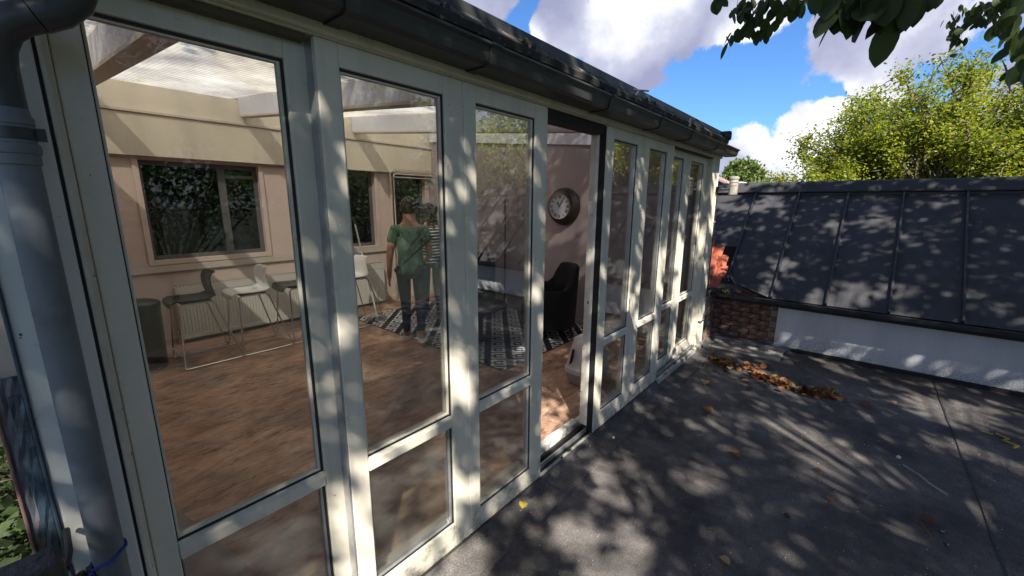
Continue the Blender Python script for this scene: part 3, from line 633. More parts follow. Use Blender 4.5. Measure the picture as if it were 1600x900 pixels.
# brick pier standing out in the corner, catching the sun
pier = MB().box(5.33, 5.60, .02, .30, .0, .66).build('brick_pier', 'mortar', nb)
for r_ in range(9):
    for c_ in range(2):
        z = .045+r_*.067
        o = share(bme.data, 'brick', pier, (5.312+random.uniform(-.003, .003), .10+c_*.13+(0.05 if r_ % 2 else 0), z), (0, 0, 0), (.9, .58 if (r_+c_) % 2 else .62, 1))
        if c_ == 0: share(bme.data, 'brick', pier, (5.37+.215*(.5 if r_ % 2 else .3), .0, z), (0, 0, R(90)), (.9, .75, 1))
# clay tiles between the sunroom corner and the valley
for r_ in range(5):
    for c_ in range(3):
        y = .22-c_*.115-(.03 if r_ % 2 else 0); f_ = .10*r_
        if y < .17-.36+f_*1.0-.04: continue
        x = 5.33+f_*1.15+.0*c_; z = .70+f_*1.12
        pr = []
        for k in range(9):
            u = k/8; pr.append((y-.055+.11*u, .02*math.sin(math.pi*u)))
        m_ = MB(); ringA = [(x, yy, z+zz) for yy, zz in pr]+[(x, yy, z+zz-.011) for yy, zz in pr[::-1]]
        ringB = [(x+.13, yy, z+zz+.125) for yy, zz in pr]+[(x+.13, yy, z+zz+.114) for yy, zz in pr[::-1]]
        tob = m_.loft([ringA, ringB]).build('clay_tile', 'tile', nb)
        if r_ == 0 and c_ == 2: tob.hide_render = False
MB().tube([(5.36, -.24, .66), (5.55, -.22, .70), (5.78, .0, .92), (6.05, .25, 1.18)], .018, 8).build('valley_edge', 'slatedark', nb, smooth=True)
m_ = MB()
for k in range(26):
    yy = .12-.36*k/26; x = 5.36+random.uniform(-.03, .05)
    m_.tube([(x, yy, .665+random.uniform(0, .03)), (x-.03, yy-random.uniform(.0, .05), .64+random.uniform(-.03, .03))], [.012, .006], 5)
m_.build('broken_mortar', 'dirt', nb)
# stone slab edge and rubble in the corner
MB().box(5.15, 5.52, -.80, .28, -.003, .014).build('cracked_screed', 'concrete', nb, bevel=.006)
for k in range(3):
    y0 = .02-.28*k
    MB().box(5.48, 5.60, y0-.275, y0, .0145, .06-.006*k).build('kerb_stone', 'lead', nb, bevel=.01)

# ------------------------------------------------------------------ room contents
def radiator(x0, x1, label):
    rt = thing('radiator', label, 'radiator', ((x0+x1)/2, 4.68, .1))
    z0, z1, yf, yb = .10, .72, 4.60, 4.66
    n = int((x1-x0)/.0333); prof = []
    for i in range(n):
        a = x0+(x1-x0)*i/n; s = (x1-x0)/n
        prof += [(a, yf), (a+s*.55, yf), (a+s*.68, yf+.010), (a+s*.88, yf+.010)]
    prof += [(x1, yf), (x1, yf+.022), (x0, yf+.022)]
    m_ = MB(); m_.prism(prof, 'z', z0+.05, z1-.075); m_.build('panel', 'radiator', rt)
    MB().box(x0, x1, yf-.001, yf+.02, z1-.0745, z1-.003).box(x0, x1, yf-.001, yf+.02, z0, z0+.0495).build('panel_edge', 'radiator', rt, bevel=.004)
    g_ = MB(); g_.box(x0-.004, x1+.004, yf-.002, yb+.06, z1-.002, z1+.008)
    g_.build('top_grille', 'radiator', rt, bevel=.002)
    s_ = MB()
    for i in range(n): s_.box(x0+(x1-x0)*(i+.3)/n, x0+(x1-x0)*(i+.75)/n, yf+.006, yb+.05, z1+.0082, z1+.0095)
    s_.build('grille_slots', 'seal', rt)
    MB().box(x0-.004, x0, yf, yb+.06, z0+.02, z1).box(x1, x1+.004, yf, yb+.06, z0+.02, z1).build('side_cheek', 'radiator', rt, bevel=.001)
    MB().tube([(x0-.03, 4.66, .15), (x0-.03, 4.66, .052)], .012, 8).lathe([(.02, .15), (.024, .16), (.024, .2), (.018, .21)], x0-.03, 4.66, 14).build('valve', 'chrome', rt, smooth=True)
    return rt
radiator(1.0, 2.55, 'long white ribbed radiator under the wide window behind the bar stools')
radiator(2.72, 3.70, 'white ribbed radiator further right beside the person in green')

def stool(x, y, mat, label):
    """sled-base bar stool, sitter faces -X"""
    t_ = thing('bar_stool', label, 'bar stool', (x, y, .05), 'bar stools by the radiator')
    fr_ = MB(); r = .0085
    for s in (-1, 1):
        yy = y+s*.255; yt = y+s*.175
        fr_.tube([(x+.10, yt, .695), (x-.10, yt, .695), (x-.135, yt, .688), (x-.15, yt+s*.002, .67), (x-.185, yy-s*.01, .10), (x-.19, yy, .068), (x-.165, yy, .059), (x+.28, yy, .059), (x+.305, yy, .068), (x+.31, yy, .09), (x+.145, yt+s*.002, .67), (x+.13, yt, .688), (x+.10, yt, .695)], r, 8)
    fr_.build('frame', 'chrome', t_, smooth=True)
    MB().tube([(x-.185, y-.24, .17), (x-.185, y+.24, .17)], .008, 8).build('footrest', 'chrome', t_, smooth=True)
    MB().box(x-.13, x+.13, y-.16, y+.16, .698, .708).build('bracket', 'seal', t_, bevel=.003)
    prof = [(-.215, .672), (-.205, .705), (-.17, .722), (0, .715), (.10, .716), (.155, .735), (.165, .78), (.150, .86), (.150, .93), (.17, .975), (.20, .985)]
    seat = MB(); rings_ = []
    for px, pz in prof:
        hw = .19 if px < .1 else .185-(pz-.72)*.12
        k = 9; top = []; bot = []
        for i in range(k):
            u = -1+2*i/(k-1); cup = .018*u*u*(1 if pz < .74 else 0); back = -.02*u*u if pz >= .74 else 0
            top.append((x+px+back, y+u*hw, pz+cup)); 
        for i in range(k-1, -1, -1):
            u = -1+2*i/(k-1); cup = .018*u*u*(1 if pz < .74 else 0); back = -.02*u*u if pz >= .74 else 0
            dx, dz = (.0, -.012) if px < .12 and pz < .73 else (.012, -.002)
            bot.append((x+px+back+dx, y+u*hw*.985, pz+cup+dz))
        rings_.append(top+bot)
    so_ = seat.loft(rings_).build('seat_shell', mat, t_, smooth=True)
    return t_
stool(1.0, 3.87, 'blackplastic', 'black bar stool nearest the black bin, chrome sled base')
stool(1.51, 3.87, 'whiteplastic', 'white bar stool between two black ones, seen through the first window')
stool(2.03, 3.87, 'blackplastic', 'black bar stool half hidden behind the first window frame')
stool(2.74, 3.87, 'whiteplastic', 'white bar stool behind the mop, seen through the second window')

bn_ = thing('waste_bin', 'tall glossy black pedal bin with domed lid left of the bar stools', 'bin', (.60, 3.98, .05))
MB().lathe([(.14, .052), (.145, .06), (.143, .10), (.157, .68)], .60, 3.98, 36).build('body', 'blackplastic', bn_, smooth=True)
MB().lathe([(.16, .6805), (.161, .715), (.152, .73), (.10, .752), (.04, .76)], .60, 3.98, 36).build('lid', 'blackplastic', bn_, smooth=True)
MB().tube([(.50, 3.86, .07), (.56, 3.82, .062), (.62, 3.82, .062), (.67, 3.86, .07)], .006, 8).build('pedal', 'chrome', bn_, smooth=True)

# heating pipes boxed round the third window
hp = MB()
for k, dx in enumerate((0, .06)):
    hp.tube([(3.93+dx, 4.62, .12), (3.93+dx, 4.62, 2.15-dx*.8), (3.94+dx, 4.62, 2.185-dx*.8), (3.97+dx, 4.62, 2.20-dx*.8), (4.78, 4.62, 2.20-dx*.8)], .011, 10)
for dz in (.03, -.10): hp.tube([(3.99, 4.60, 2.20+dz), (4.78, 4.60, 2.20+dz)], .007, 8)
tag(hp.build('heating_pipes', 'trim', smooth=True), 'pair of cream painted heating pipes bent around the top of the far window', 'pipes')

rug = MB().box(-.95, .95, -1.43, 1.43, 0, .008).build('rug', 'rug', loc=(3.82, 2.665, .0505)); tag(rug, 'black and white meander patterned rug on the brown floor', 'rug')
MB().box(-.955, .955, -1.435, -1.4305, 0, .009).build('binding', 'seal', rug, loc=(0, 0, 0)); MB().box(-.955, -.9505, -1.43, 1.43, 0, .009).build('binding', 'seal', rug, loc=(0, 0, 0))

# clock
ck = thing('wall_clock', 'large round bronze wall clock with pale Roman numeral face', 'clock', (4.8, 1.83, 1.655))
cy, cz = 1.83, 1.655
def ringx(prof, seg=48):
    m_ = MB(); n0 = 0
    for r, x in prof:
        for k in range(seg):
            th = 2*math.pi*k/seg; m_.v.append((x, cy+r*math.cos(th), cz+r*math.sin(th)))
    for i in range(len(prof)-1):
        for k in range(seg):
            a0 = i*seg+k; a1 = i*seg+(k+1) % seg; m_.f.append((a0, a1, a1+seg, a0+seg))
    return m_
m_ = ringx([(.245, 4.797), (.25, 4.78), (.248, 4.76), (.235, 4.75), (.235, 4.735), (.222, 4.72), (.215, 4.70), (.20, 4.69), (.195, 4.665), (.175, 4.655), (.168, 4.66), (.168, 4.672)]); m_.build('case', 'darkbrown', ck, smooth=True)
ringx([(.171, 4.653), (.171, 4.648), (.163, 4.648), (.163, 4.655)]).build('bezel', 'chrome', ck, smooth=True)
m_ = ringx([(.167, 4.671), (.167, 4.668)]); m_.f.append(tuple(range(48, 96))); m_.build('face', 'clockface', ck)
# numerals as small strokes standing upright to the rim
NUM = {12: 'XII', 1: 'I', 2: 'II', 3: 'III', 4: 'IIII', 5: 'V', 6: 'VI', 7: 'VII', 8: 'VIII', 9: 'IX', 10: 'X', 11: 'XI'}
def P2(u, v): return (4.6665, cy-u, cz+v)     # u to the viewer's right
for h, s in NUM.items():
    a = R(90-30*h); cu, cv = .128*math.cos(a), .128*math.sin(a); tx, ty = math.sin(a), -math.cos(a); ux, uy = math.cos(a), math.sin(a)
    m_ = MB(); wds = {'I': .011, 'V': .022, 'X': .022}; tot = sum(wds[c] for c in s); pos = -tot/2
    def stroke(p0, p1, w_):
        q = []
        d = Vector((p1[0]-p0[0], p1[1]-p0[1])).normalized(); nn = Vector((-d.y, d.x))*w_/2
        for (pu, pv), sg in ((p0, 1), (p1, 1), (p1, -1), (p0, -1)):
            lu, lv = pu+nn.x*sg, pv+nn.y*sg
            q.append((cu+tx*lu+ux*lv, cv+ty*lu+uy*lv))
        n0 = len(m_.v); m_.v += [P2(u, v) for u, v in q]+[(x-.0015, y, z) for x, y, z in [P2(u, v) for u, v in q]]
        m_.f += [(n0+4, n0+5, n0+6, n0+7), (n0, n0+1, n0+5, n0+4), (n0+1, n0+2, n0+6, n0+5), (n0+2, n0+3, n0+7, n0+6), (n0+3, n0, n0+4, n0+7)]
    for c in s:
        x0_ = pos; wd = wds[c]; pos += wd; H = .019
        if c == 'I': stroke((x0_+wd/2, -H), (x0_+wd/2, H), .0055)
        if c == 'V': stroke((x0_+.003, H), (x0_+wd/2, -H), .006); stroke((x0_+wd/2, -H), (x0_+wd-.003, H), .003)
        if c == 'X': stroke((x0_+.003, H), (x0_+wd-.003, -H), .006); stroke((x0_+.003, -H), (x0_+wd-.003, H), .003)
    m_.build('numeral', 'ink', ck)
for ang, ln, wd in ((11, .075, .012), (1.05, .115, .008)):
    a = R(90-30*ang); m_ = MB(); d = (math.cos(a), math.sin(a)); nn = (-d[1], d[0])
    q = [(nn[0]*wd*.3, nn[1]*wd*.3), (d[0]*ln*.65+nn[0]*wd, d[1]*ln*.65+nn[1]*wd), (d[0]*ln, d[1]*ln), (d[0]*ln*.65-nn[0]*wd, d[1]*ln*.65-nn[1]*wd), (-nn[0]*wd*.3, -nn[1]*wd*.3), (-d[0]*.02, -d[1]*.02)]
    m_.v = [(4.663, cy-u, cz+v) for u, v in q]+[(4.661, cy-u, cz+v) for u, v in q]; k = len(q)
    m_.f = [tuple(range(k)), tuple(range(k, 2*k))]+[(i, (i+1) % k, k+(i+1) % k, k+i) for i in range(k)]
    m_.build('hand', 'ink', ck)

# tub armchairs, low table
def tub(x, y, rz, label):
    t_ = thing('tub_chair', label, 'armchair', (x, y, .058), 'black tub chairs on the rug'); t_.rotation_euler = (0, 0, rz)
    m_ = MB(); rings_ = []
    for k in range(25):
        a = R(-125+250*k/24)            # back at angle 0 (local +x)
        f_ = math.cos(a/2)**2; q_ = max(0, min(1, (R(72)-abs(a))/R(34))); h = .62+.27*q_*q_*(3-2*q_)
        for_ = []
        ro, ri = .36, .29
        ca, sa = math.cos(a), math.sin(a)
        rings_.append([(ro*ca*.95, ro*sa, .13), (ro*ca, ro*sa, .45), (ro*ca*(1+.06*f_), ro*sa, h-.03), ((ro-.02)*ca*(1+.07*f_), (ro-.02)*sa, h), (ri*ca*(1+.05*f_), ri*sa, h-.01), (ri*ca, ri*sa, h-.06), (ri*ca, ri*sa, .13)])
    m_.loft(rings_).build('back_shell', 'fabric', t_, smooth=True, loc=(0, 0, 0))
    MB().lathe([(.27, .13), (.30, .16), (.30, .37), (.285, .42), (.2, .44)], -.04, 0, 28).build('seat_cushion', 'fabric', t_, smooth=True, loc=(0, 0, 0))
    for sx in (-.22, .22):
        for sy in (-.2, .2): MB().tube([(sx, sy, .14), (sx*1.15, sy*1.15, .0)], [.022, .014], 8).build('leg', 'blackplastic', t_, smooth=True, loc=(0, 0, 0))
    return t_
tub(4.16, 1.62, R(-35), 'black tub armchair in the open doorway below the wall clock')
tub(4.12, 2.98, R(15), 'black tub armchair seen through the third window behind the low table')
tb = thing('coffee_table', 'low dark round table with a thick pedestal on the patterned rug', 'table', (3.42, 2.12, .058))
MB().lathe([(.34, .47), (.35, .475), (.35, .49), (.34, .495)], 3.42, 2.12, 40).build('table_top', 'blackplastic', tb, smooth=True)
MB().lathe([(.15, .059), (.15, .07), (.05, .085), (.045, .2), (.045, .45), (.09, .469)], 3.42, 2.12, 24).build('pedestal', 'blackplastic', tb, smooth=True)

# black stick hanging on the end wall
po = thing('hanging_pole', 'thin black pole with a loop handle leaning on the mauve wall', 'pole', (4.74, 2.85, .06))
MB().tube([(4.755, 2.873, 1.74), (4.745, 2.86, 1.3), (4.70, 2.835, .06)], .013, 10).build('pole', 'blackplastic', po, smooth=True)
MB().tube([(4.755, 2.873, 1.735), (4.755, 2.90, 1.77), (4.756, 2.898, 1.82), (4.756, 2.875, 1.84), (4.756, 2.852, 1.82), (4.755, 2.85, 1.77), (4.755, 2.873, 1.735)], .008, 8).build('loop', 'blackplastic', po, smooth=True)

# mop
mo = thing('mop', 'white handled floor mop with grey head standing on the rug corner', 'mop', (3.06, 3.8, .06))
MB().tube([(3.05, 3.80, .10), (2.955, 4.06, 1.40)], .011, 10).build('handle', 'whiteplastic', mo, smooth=True)
MB().tube([(2.955, 4.06, 1.40), (2.948, 4.08, 1.50)], .014, 10).build('grip', 'blackplastic', mo, smooth=True)
m_ = MB()
for k in range(60):
    a = random.random()*6.28; rr = random.uniform(.05, .19)
    m_.tube([(3.05, 3.80, .11), (3.05+rr*.5*math.cos(a), 3.80+rr*.5*math.sin(a), .115), (3.05+rr*math.cos(a), 3.80+rr*math.sin(a)*.7, .066)], [.006, .009, .006], 5)
m_.build('mop_head', 'greyplastic', mo, smooth=True)

# hooded litter box in the doorway
lb = thing('litter_box', 'hooded cat litter box with pale grey hood and darker tray in the open doorway', 'litter box', (3.2, .58, .05))
def rr_ring(cx_, cy_, hx, hy, z, k=28, e=3.2):
    out = []
    for i in range(k):
        a = 2*math.pi*i/k; c, s = math.cos(a), math.sin(a)
        out.append((cx_+hx*abs(c)**(2/e)*(1 if c >= 0 else -1), cy_+hy*abs(s)**(2/e)*(1 if s >= 0 else -1), z))
    return out
MB().loft([rr_ring(3.23, .50, .17, .135, .052), rr_ring(3.23, .50, .195, .155, .10), rr_ring(3.23, .50, .205, .163, .19)]).build('tray', 'greyplastic', lb, smooth=True)
MB().loft([rr_ring(3.23, .50, .215, .172, .175), rr_ring(3.23, .50, .215, .172, .215), rr_ring(3.23, .50, .20, .162, .225), rr_ring(3.235, .50, .14, .125, .44), rr_ring(3.235, .50, .125, .115, .475), rr_ring(3.235, .50, .10, .10, .485)]).build('hood', 'palegrey', lb, smooth=True)
MB().prism([(.56, .235), (.59, .24), (.56, .40), (.54, .40)], 'x', 3.045, 3.06).build('slot', 'black', lb, bevel=.004)
bpy.data.objects['slot'].rotation_euler = (0, 0, 0)

# ------------------------------------------------------------------ people
def skinned(name, V_, E_, Rad, mat, parent=None, sub=2, root=0):
    me = bpy.data.meshes.new(name); me.from_pydata([tuple(v) for v in V_], E_, []); me.materials.append(M[mat])
    o = bpy.data.objects.new(name, me); col.objects.link(o)
    sk = o.modifiers.new('skin', 'SKIN'); sk.use_smooth_shade = True
    if not me.skin_vertices: 
        lay = None
    for i, r in enumerate(Rad):
        me.skin_vertices[0].data[i].radius = (r, r) if not isinstance(r, tuple) else r
        me.skin_vertices[0].data[i].use_root = (i == root)
    sb = o.modifiers.new('sub', 'SUBSURF'); sb.levels = sub; sb.render_levels = sub
    if parent is not None: o.parent = parent; o.matrix_parent_inverse = inv_of(parent)
    return o
def add_skin_layer(me):
    pass
def person(label, base, yaw_, H, pose, shirt, trousers, hairfn):
    """base: point on the floor; yaw_: heading; local x = forward, y = left"""
    root = thing('person', label, 'person', base)
    c, s = math.cos(yaw_), math.sin(yaw_)
    def W(p): return Vector((base[0]+p[0]*c-p[1]*s, base[1]+p[0]*s+p[1]*c, base[2]+p[2]*H))
    J = pose
    names = list(J['joints'].keys()); idx = {n: i for i, n in enumerate(names)}
    Vv = [W(J['joints'][n][0]) for n in names]; Rr = [J['joints'][n][1] for n in names]
    E_ = [(idx[a], idx[b]) for a, b in J['bones']]
    slim = {'tail', 'pelvis', 'waist', 'chest', 'hipL', 'hipR', 'knL', 'knR', 'shL', 'shR'}
    Rb = [(tuple(q*.78 for q in r) if isinstance(r, tuple) else r*.8) if n in slim else r for n, r in zip(names, Rr)]
    body = skinned('body', Vv, E_, Rb, 'skin', root, 2, idx['pelvis'])
    def part(name, seq_list, mat, grow, sub=2):
        used = []; ed = []
        for seq in seq_list:
            for a, b in zip(seq[:-1], seq[1:]):
                for q in (a, b):
                    if q not in used: used.append(q)
                ed.append((used.index(a), used.index(b)))
        vv = [W(J['joints'][n][0]) for n in used]
        rr = []
        for n in used:
            r = J['joints'][n][1]; g_ = grow
            if n == 'pelvis' and name == 'trousers': r = tuple(x*.80 for x in r)
            rr.append(tuple(x+g_ for x in r) if isinstance(r, tuple) else r+g_)
        return skinned(name, vv, ed, rr, mat, root, sub, 0)
    part('shirt', [['tail', 'pelvis', 'waist', 'chest', 'neckbase'], ['neckbase', 'shL', 'elmL'], ['neckbase', 'shR', 'elmR']], shirt, .020)
    part('trousers', [['pelvis', 'hipL', 'knL', 'anL'], ['pelvis', 'hipR', 'knR', 'anR']], trousers, .004)
    for sd in 'LR':
        a = W(J['joints']['an'+sd][0]); tvec = W(J['joints']['toe'+sd][0]); d = (tvec-a); 
        heel = a-Vector((d.x, d.y, 0)).normalized()*.035
        hz = J['heel'+sd]*H
        heel.z = base[2]+hz+.035; ball = a.lerp(tvec, .75); ball.z = base[2]+J['joints']['toe'+sd][0][2]*H+.02; tip = tvec.copy(); tip.z = base[2]+J['joints']['toe'+sd][0][2]*H+.018
        top = a.copy(); top.z -= .0
        skinned('shoe', [heel, ball, tip, top], [(0, 1), (1, 2), (0, 3)], [(.062, .058), (.060, .048), (.046, .036), (.054, .054)], 'sneaker', root, 2)
    # hands: palm is in the body, five fingers each
    for sd in 'LR':
        h = W(J['joints']['ha'+sd][0]); e_ = W(J['joints']['wr'+sd][0]); d = (h-e_).normalized(); side = Vector((c, s, 0))
        vs, es, rs = [], [], []
        for k in range(5):
            off = side*(-.028+.017*k) if k < 4 else side*.03-d*.035
            ln = (.055, .07, .075, .068, .045)[k]
            p0 = h+off; p1 = p0+d*ln*.55+(side*.02 if k == 4 else Vector()); p2 = p1+d*ln*.4-Vector((-s, c, 0))*.012*(1 if sd == 'L' else -1)
            n0 = len(vs); vs += [p0-d*.02, p0+d*.005, p1, p2]; es += [(n0, n0+1), (n0+1, n0+2), (n0+2, n0+3)]; rs += [.009, .0095, .0085, .0075]
        for q in range(5):
            skinned('finger', vs[q*4:q*4+4], [(0, 1), (1, 2), (2, 3)], rs[q*4:q*4+4], 'skin', root, 1)
    # head details
    hc = W(J['joints']['head'][0]); fw = Vector((c, s, 0)); lf = Vector((-s, c, 0))
    m_ = MB()
    for sg in (-1, 1):
        q = hc+lf*sg*.078-fw*.005
        m_.loft([[tuple(q+fw*(.018*math.cos(t_))*k2+Vector((0, 0, .03*math.sin(t_)*k2))+lf*sg*k3) for t_ in [2*math.pi*i/10 for i in range(10)]] for k2, k3 in ((.6, -.012), (1, 0), (1, .008), (.5, .010))])
    m_.build('ears', 'skin', root, smooth=True)
    m_ = MB().tube([hc+fw*.088+Vector((0, 0, .02)), hc+fw*.108+Vector((0, 0, -.018)), hc+fw*.09+Vector((0, 0, -.028))], [.008, .014, .010], 8)
    m_.build('nose', 'skin', root, smooth=True)
    m_ = MB()
    for sg in (-1, 1): m_.tube([hc+fw*.080+lf*sg*.03+Vector((0, 0, .022)), hc+fw*.091+lf*sg*.03+Vector((0, 0, .022))], [.012, .009], 8)
    m_.tube([hc+fw*.088+lf*.022+Vector((0, 0, -.052)), hc+fw*.092+Vector((0, 0, -.053)), hc+fw*.088-lf*.022+Vector((0, 0, -.052))], [.004, .006, .004], 6)
    m_.build('eyes_and_mouth', 'hair', root, smooth=True)
    hairfn(root, hc, fw, lf)
    return root
def scalp(root, hc, fw, lf, thick, low, curls=0):
    m_ = MB(); k = 20; rg = []
    for i in range(9):
        ph = R(90-i*(90+low)/8) if i else R(88); rg.append([])
        for j in range(k):
            a = 2*math.pi*j/k; rx, ry, rz_ = .104+thick, .088+thick, .118+thick
            f_ = math.cos(a); lim = math.sin(ph) if f_ < .3 else max(math.sin(ph), .35)
            cph = math.sqrt(max(0, 1-lim*lim)); jit = 1+random.uniform(-.03, .05)
            rg[-1].append(tuple(hc+fw*rx*cph*math.cos(a)*jit+lf*ry*cph*math.sin(a)*jit+Vector((0, 0, rz_*lim+.012))))
    ho = m_.loft(rg).build('hair', 'hair', root, smooth=True)
    if curls:
        m2 = MB()
        for q in range(curls):
            a = random.uniform(0, 6.28); z = random.uniform(-.16, .12); rr = .105+random.uniform(-.02, .02)
            if math.cos(a) > .45 and z < .06: continue
            p = hc+fw*rr*math.cos(a)+lf*rr*math.sin(a)*.9+Vector((0, 0, z)); pts = []
            for i in range(10): pts.append(p+fw*.014*math.cos(i*1.3)+lf*.014*math.sin(i*1.3)+Vector((0, 0, -.008*i)))
            m2.tube(pts, .006, 5)
        m2.build('curls', 'hair', root, smooth=True)
def joints(walkL, walkR, armL, armR, lean=0, heelL=.0, heelR=.0, toeL=.01, toeR=.01, w=1.0):
    j = {'tail': ((0, 0, .470), (.175*w, .135)), 'pelvis': ((0, 0, .53), (.150*w, .115)), 'waist': ((lean*.3, 0, .62), (.140*w, .105)), 'chest': ((lean*.8, 0, .725), (.165*w, .118)),
         'neckbase': ((lean, 0, .800), (.085, .07)), 'neck': ((lean*1.15, 0, .852), .060), 'head': ((lean*1.5+.01, 0, .915), (.098, .112)), 'crown': ((lean*1.5, 0, .962), (.082, .095)),
         'hipL': ((0, .09, .50), .092), 'knL': (walkL[0], .062), 'anL': (walkL[1], .042), 'toeL': (walkL[2], .03),
         'hipR': ((0, -.09, .50), .092), 'knR': (walkR[0], .062), 'anR': (walkR[1], .042), 'toeR': (walkR[2], .03),
         'shL': ((lean*.9, .150*w, .775), .062), 'elmL': (armL[0], .048), 'elL': (armL[1], .040), 'wrL': (armL[2], .027), 'haL': (armL[3], (.036, .018)),
         'shR': ((lean*.9, -.150*w, .775), .062), 'elmR': (armR[0], .048), 'elR': (armR[1], .040), 'wrR': (armR[2], .027), 'haR': (armR[3], (.036, .018))}
    b = [('tail', 'pelvis'), ('pelvis', 'waist'), ('waist', 'chest'), ('chest', 'neckbase'), ('neckbase', 'neck'), ('neck', 'head'), ('head', 'crown')]
    for s_ in 'LR': b += [('pelvis', 'hip'+s_), ('hip'+s_, 'kn'+s_), ('kn'+s_, 'an'+s_), ('an'+s_, 'toe'+s_), ('neckbase', 'sh'+s_), ('sh'+s_, 'elm'+s_), ('elm'+s_, 'el'+s_), ('el'+s_, 'wr'+s_), ('wr'+s_, 'ha'+s_)]
    return {'joints': j, 'bones': b, 'heelL': heelL, 'heelR': heelR}
# the skin data layer has to exist before radii are written
_orig = skinned
def skinned(name, V_, E_, Rad, mat, parent=None, sub=2, root=0):
    bmx = bmesh.new(); lay = bmx.verts.layers.skin.verify()
    vs = []
    for i, v in enumerate(V_):
        q = bmx.verts.new(tuple(v)); r = Rad[i]; vs.append(q)
        q[lay].radius = r if isinstance(r, tuple) else (r, r); q[lay].use_root = (i == root)
    for a, b in E_: bmx.edges.new((vs[a], vs[b]))
    me = bpy.data.meshes.new(name); bmx.to_mesh(me); bmx.free(); me.materials.append(M[mat])
    o = bpy.data.objects.new(name, me); col.objects.link(o)
    sk = o.modifiers.new('skin', 'SKIN'); sk.use_smooth_shade = True
    sb = o.modifiers.new('sub', 'SUBSURF'); sb.levels = sub; sb.render_levels = sub
    if parent is not None: o.parent = parent; o.matrix_parent_inverse = inv_of(parent)
    return o
man = joints(((.10, .085, .285), (.13, .09, .045), (.27, .10, .012)), ((.02, -.09, .275), (-.17, -.10, .095), (-.07, -.11, .012)),
             ((-.02, .205, .68), (-.04, .225, .60), (.0, .245, .475), (.015, .25, .435)), ((.06, -.20, .68), (.08, -.215, .61), (.22, -.17, .56), (.28, -.14, .565)), lean=.05, heelL=.0, heelR=.055)
person('man in a sage green T-shirt and dark jeans walking away across the rug edge', (2.80, 2.60, .058), R(50), 1.72, man, 'greentee', 'jeans', lambda r, h, f, l: scalp(r, h, f, l, .008, 34))
wom = joints(((.02, .09, .28), (.0, .10, .045), (.13, .12, .012)), ((.06, -.085, .28), (-.02, -.10, .045), (.11, -.11, .012)),
             ((.0, .20, .68), (.01, .225, .60), (.05, .21, .48), (.06, .205, .44)), ((.04, -.20, .68), (.06, -.21, .60), (.18, -.12, .60), (.24, -.08, .61)), lean=.03, w=.9)
person('person with curly brown hair in striped top and blue jeans beside the man in green', (3.62, 3.26, .058), R(60), 1.64, wom, 'striped', 'jeans', lambda r, h, f, l: scalp(r, h, f, l, .012, 30, 150))

# ------------------------------------------------------------------ vegetation
LEAF = np.array([(0, 0, 0), (.5, .28, .02), (1, 0, -.06), (.5, -.28, .02)], float)
def leaves(name, P, size, mat, parent=None, droop=.3, shape=None, flat=0.0):
    """P: (n,3) leaf positions; one mesh of small folded leaves"""
    n = len(P); T = LEAF if shape is None else shape
    ax = rng.normal(size=(n, 3)); ax[:, 2] = ax[:, 2]*.6-droop; ax /= np.linalg.norm(ax, axis=1)[:, None]
    nr = rng.normal(size=(n, 3)); nr[:, 2] += flat*3; sd = np.cross(nr, ax); sd /= np.linalg.norm(sd, axis=1)[:, None]+1e-9
    up_ = np.cross(ax, sd); sz = size*(rng.uniform(.65, 1.25, n))[:, None, None]
    V_ = P[:, None, :]+sz*(T[None, :, 0:1]*ax[:, None, :]+T[None, :, 1:2]*sd[:, None, :]+T[None, :, 2:3]*up_[:, None, :])
    V_ = V_.reshape(-1, 3); k = len(T)
    me = bpy.data.meshes.new(name); me.vertices.add(len(V_)); me.vertices.foreach_set('co', V_.ravel())
    base_ = np.arange(n)*k
    tri = [(0, 1, 2), (0, 2, 3)] if k == 4 else None
    idx = np.stack([np.stack([base_+a for a in f], 1) for f in tri], 1).reshape(-1)
    me.loops.add(len(idx)); me.loops.foreach_set('vertex_index', idx)
    npoly = len(idx)//3; me.polygons.add(npoly); me.polygons.foreach_set('loop_start', np.arange(npoly)*3); me.polygons.foreach_set('loop_total', np.full(npoly, 3))
    me.update(); me.validate(); me.materials.append(M[mat])
    o = bpy.data.objects.new(name, me); col.objects.link(o)
    if parent is not None: o.parent = parent; o.matrix_parent_inverse = inv_of(parent)
    return o
GAP_LO, GAP_HI, GAP_T = .03, 3.4, .67
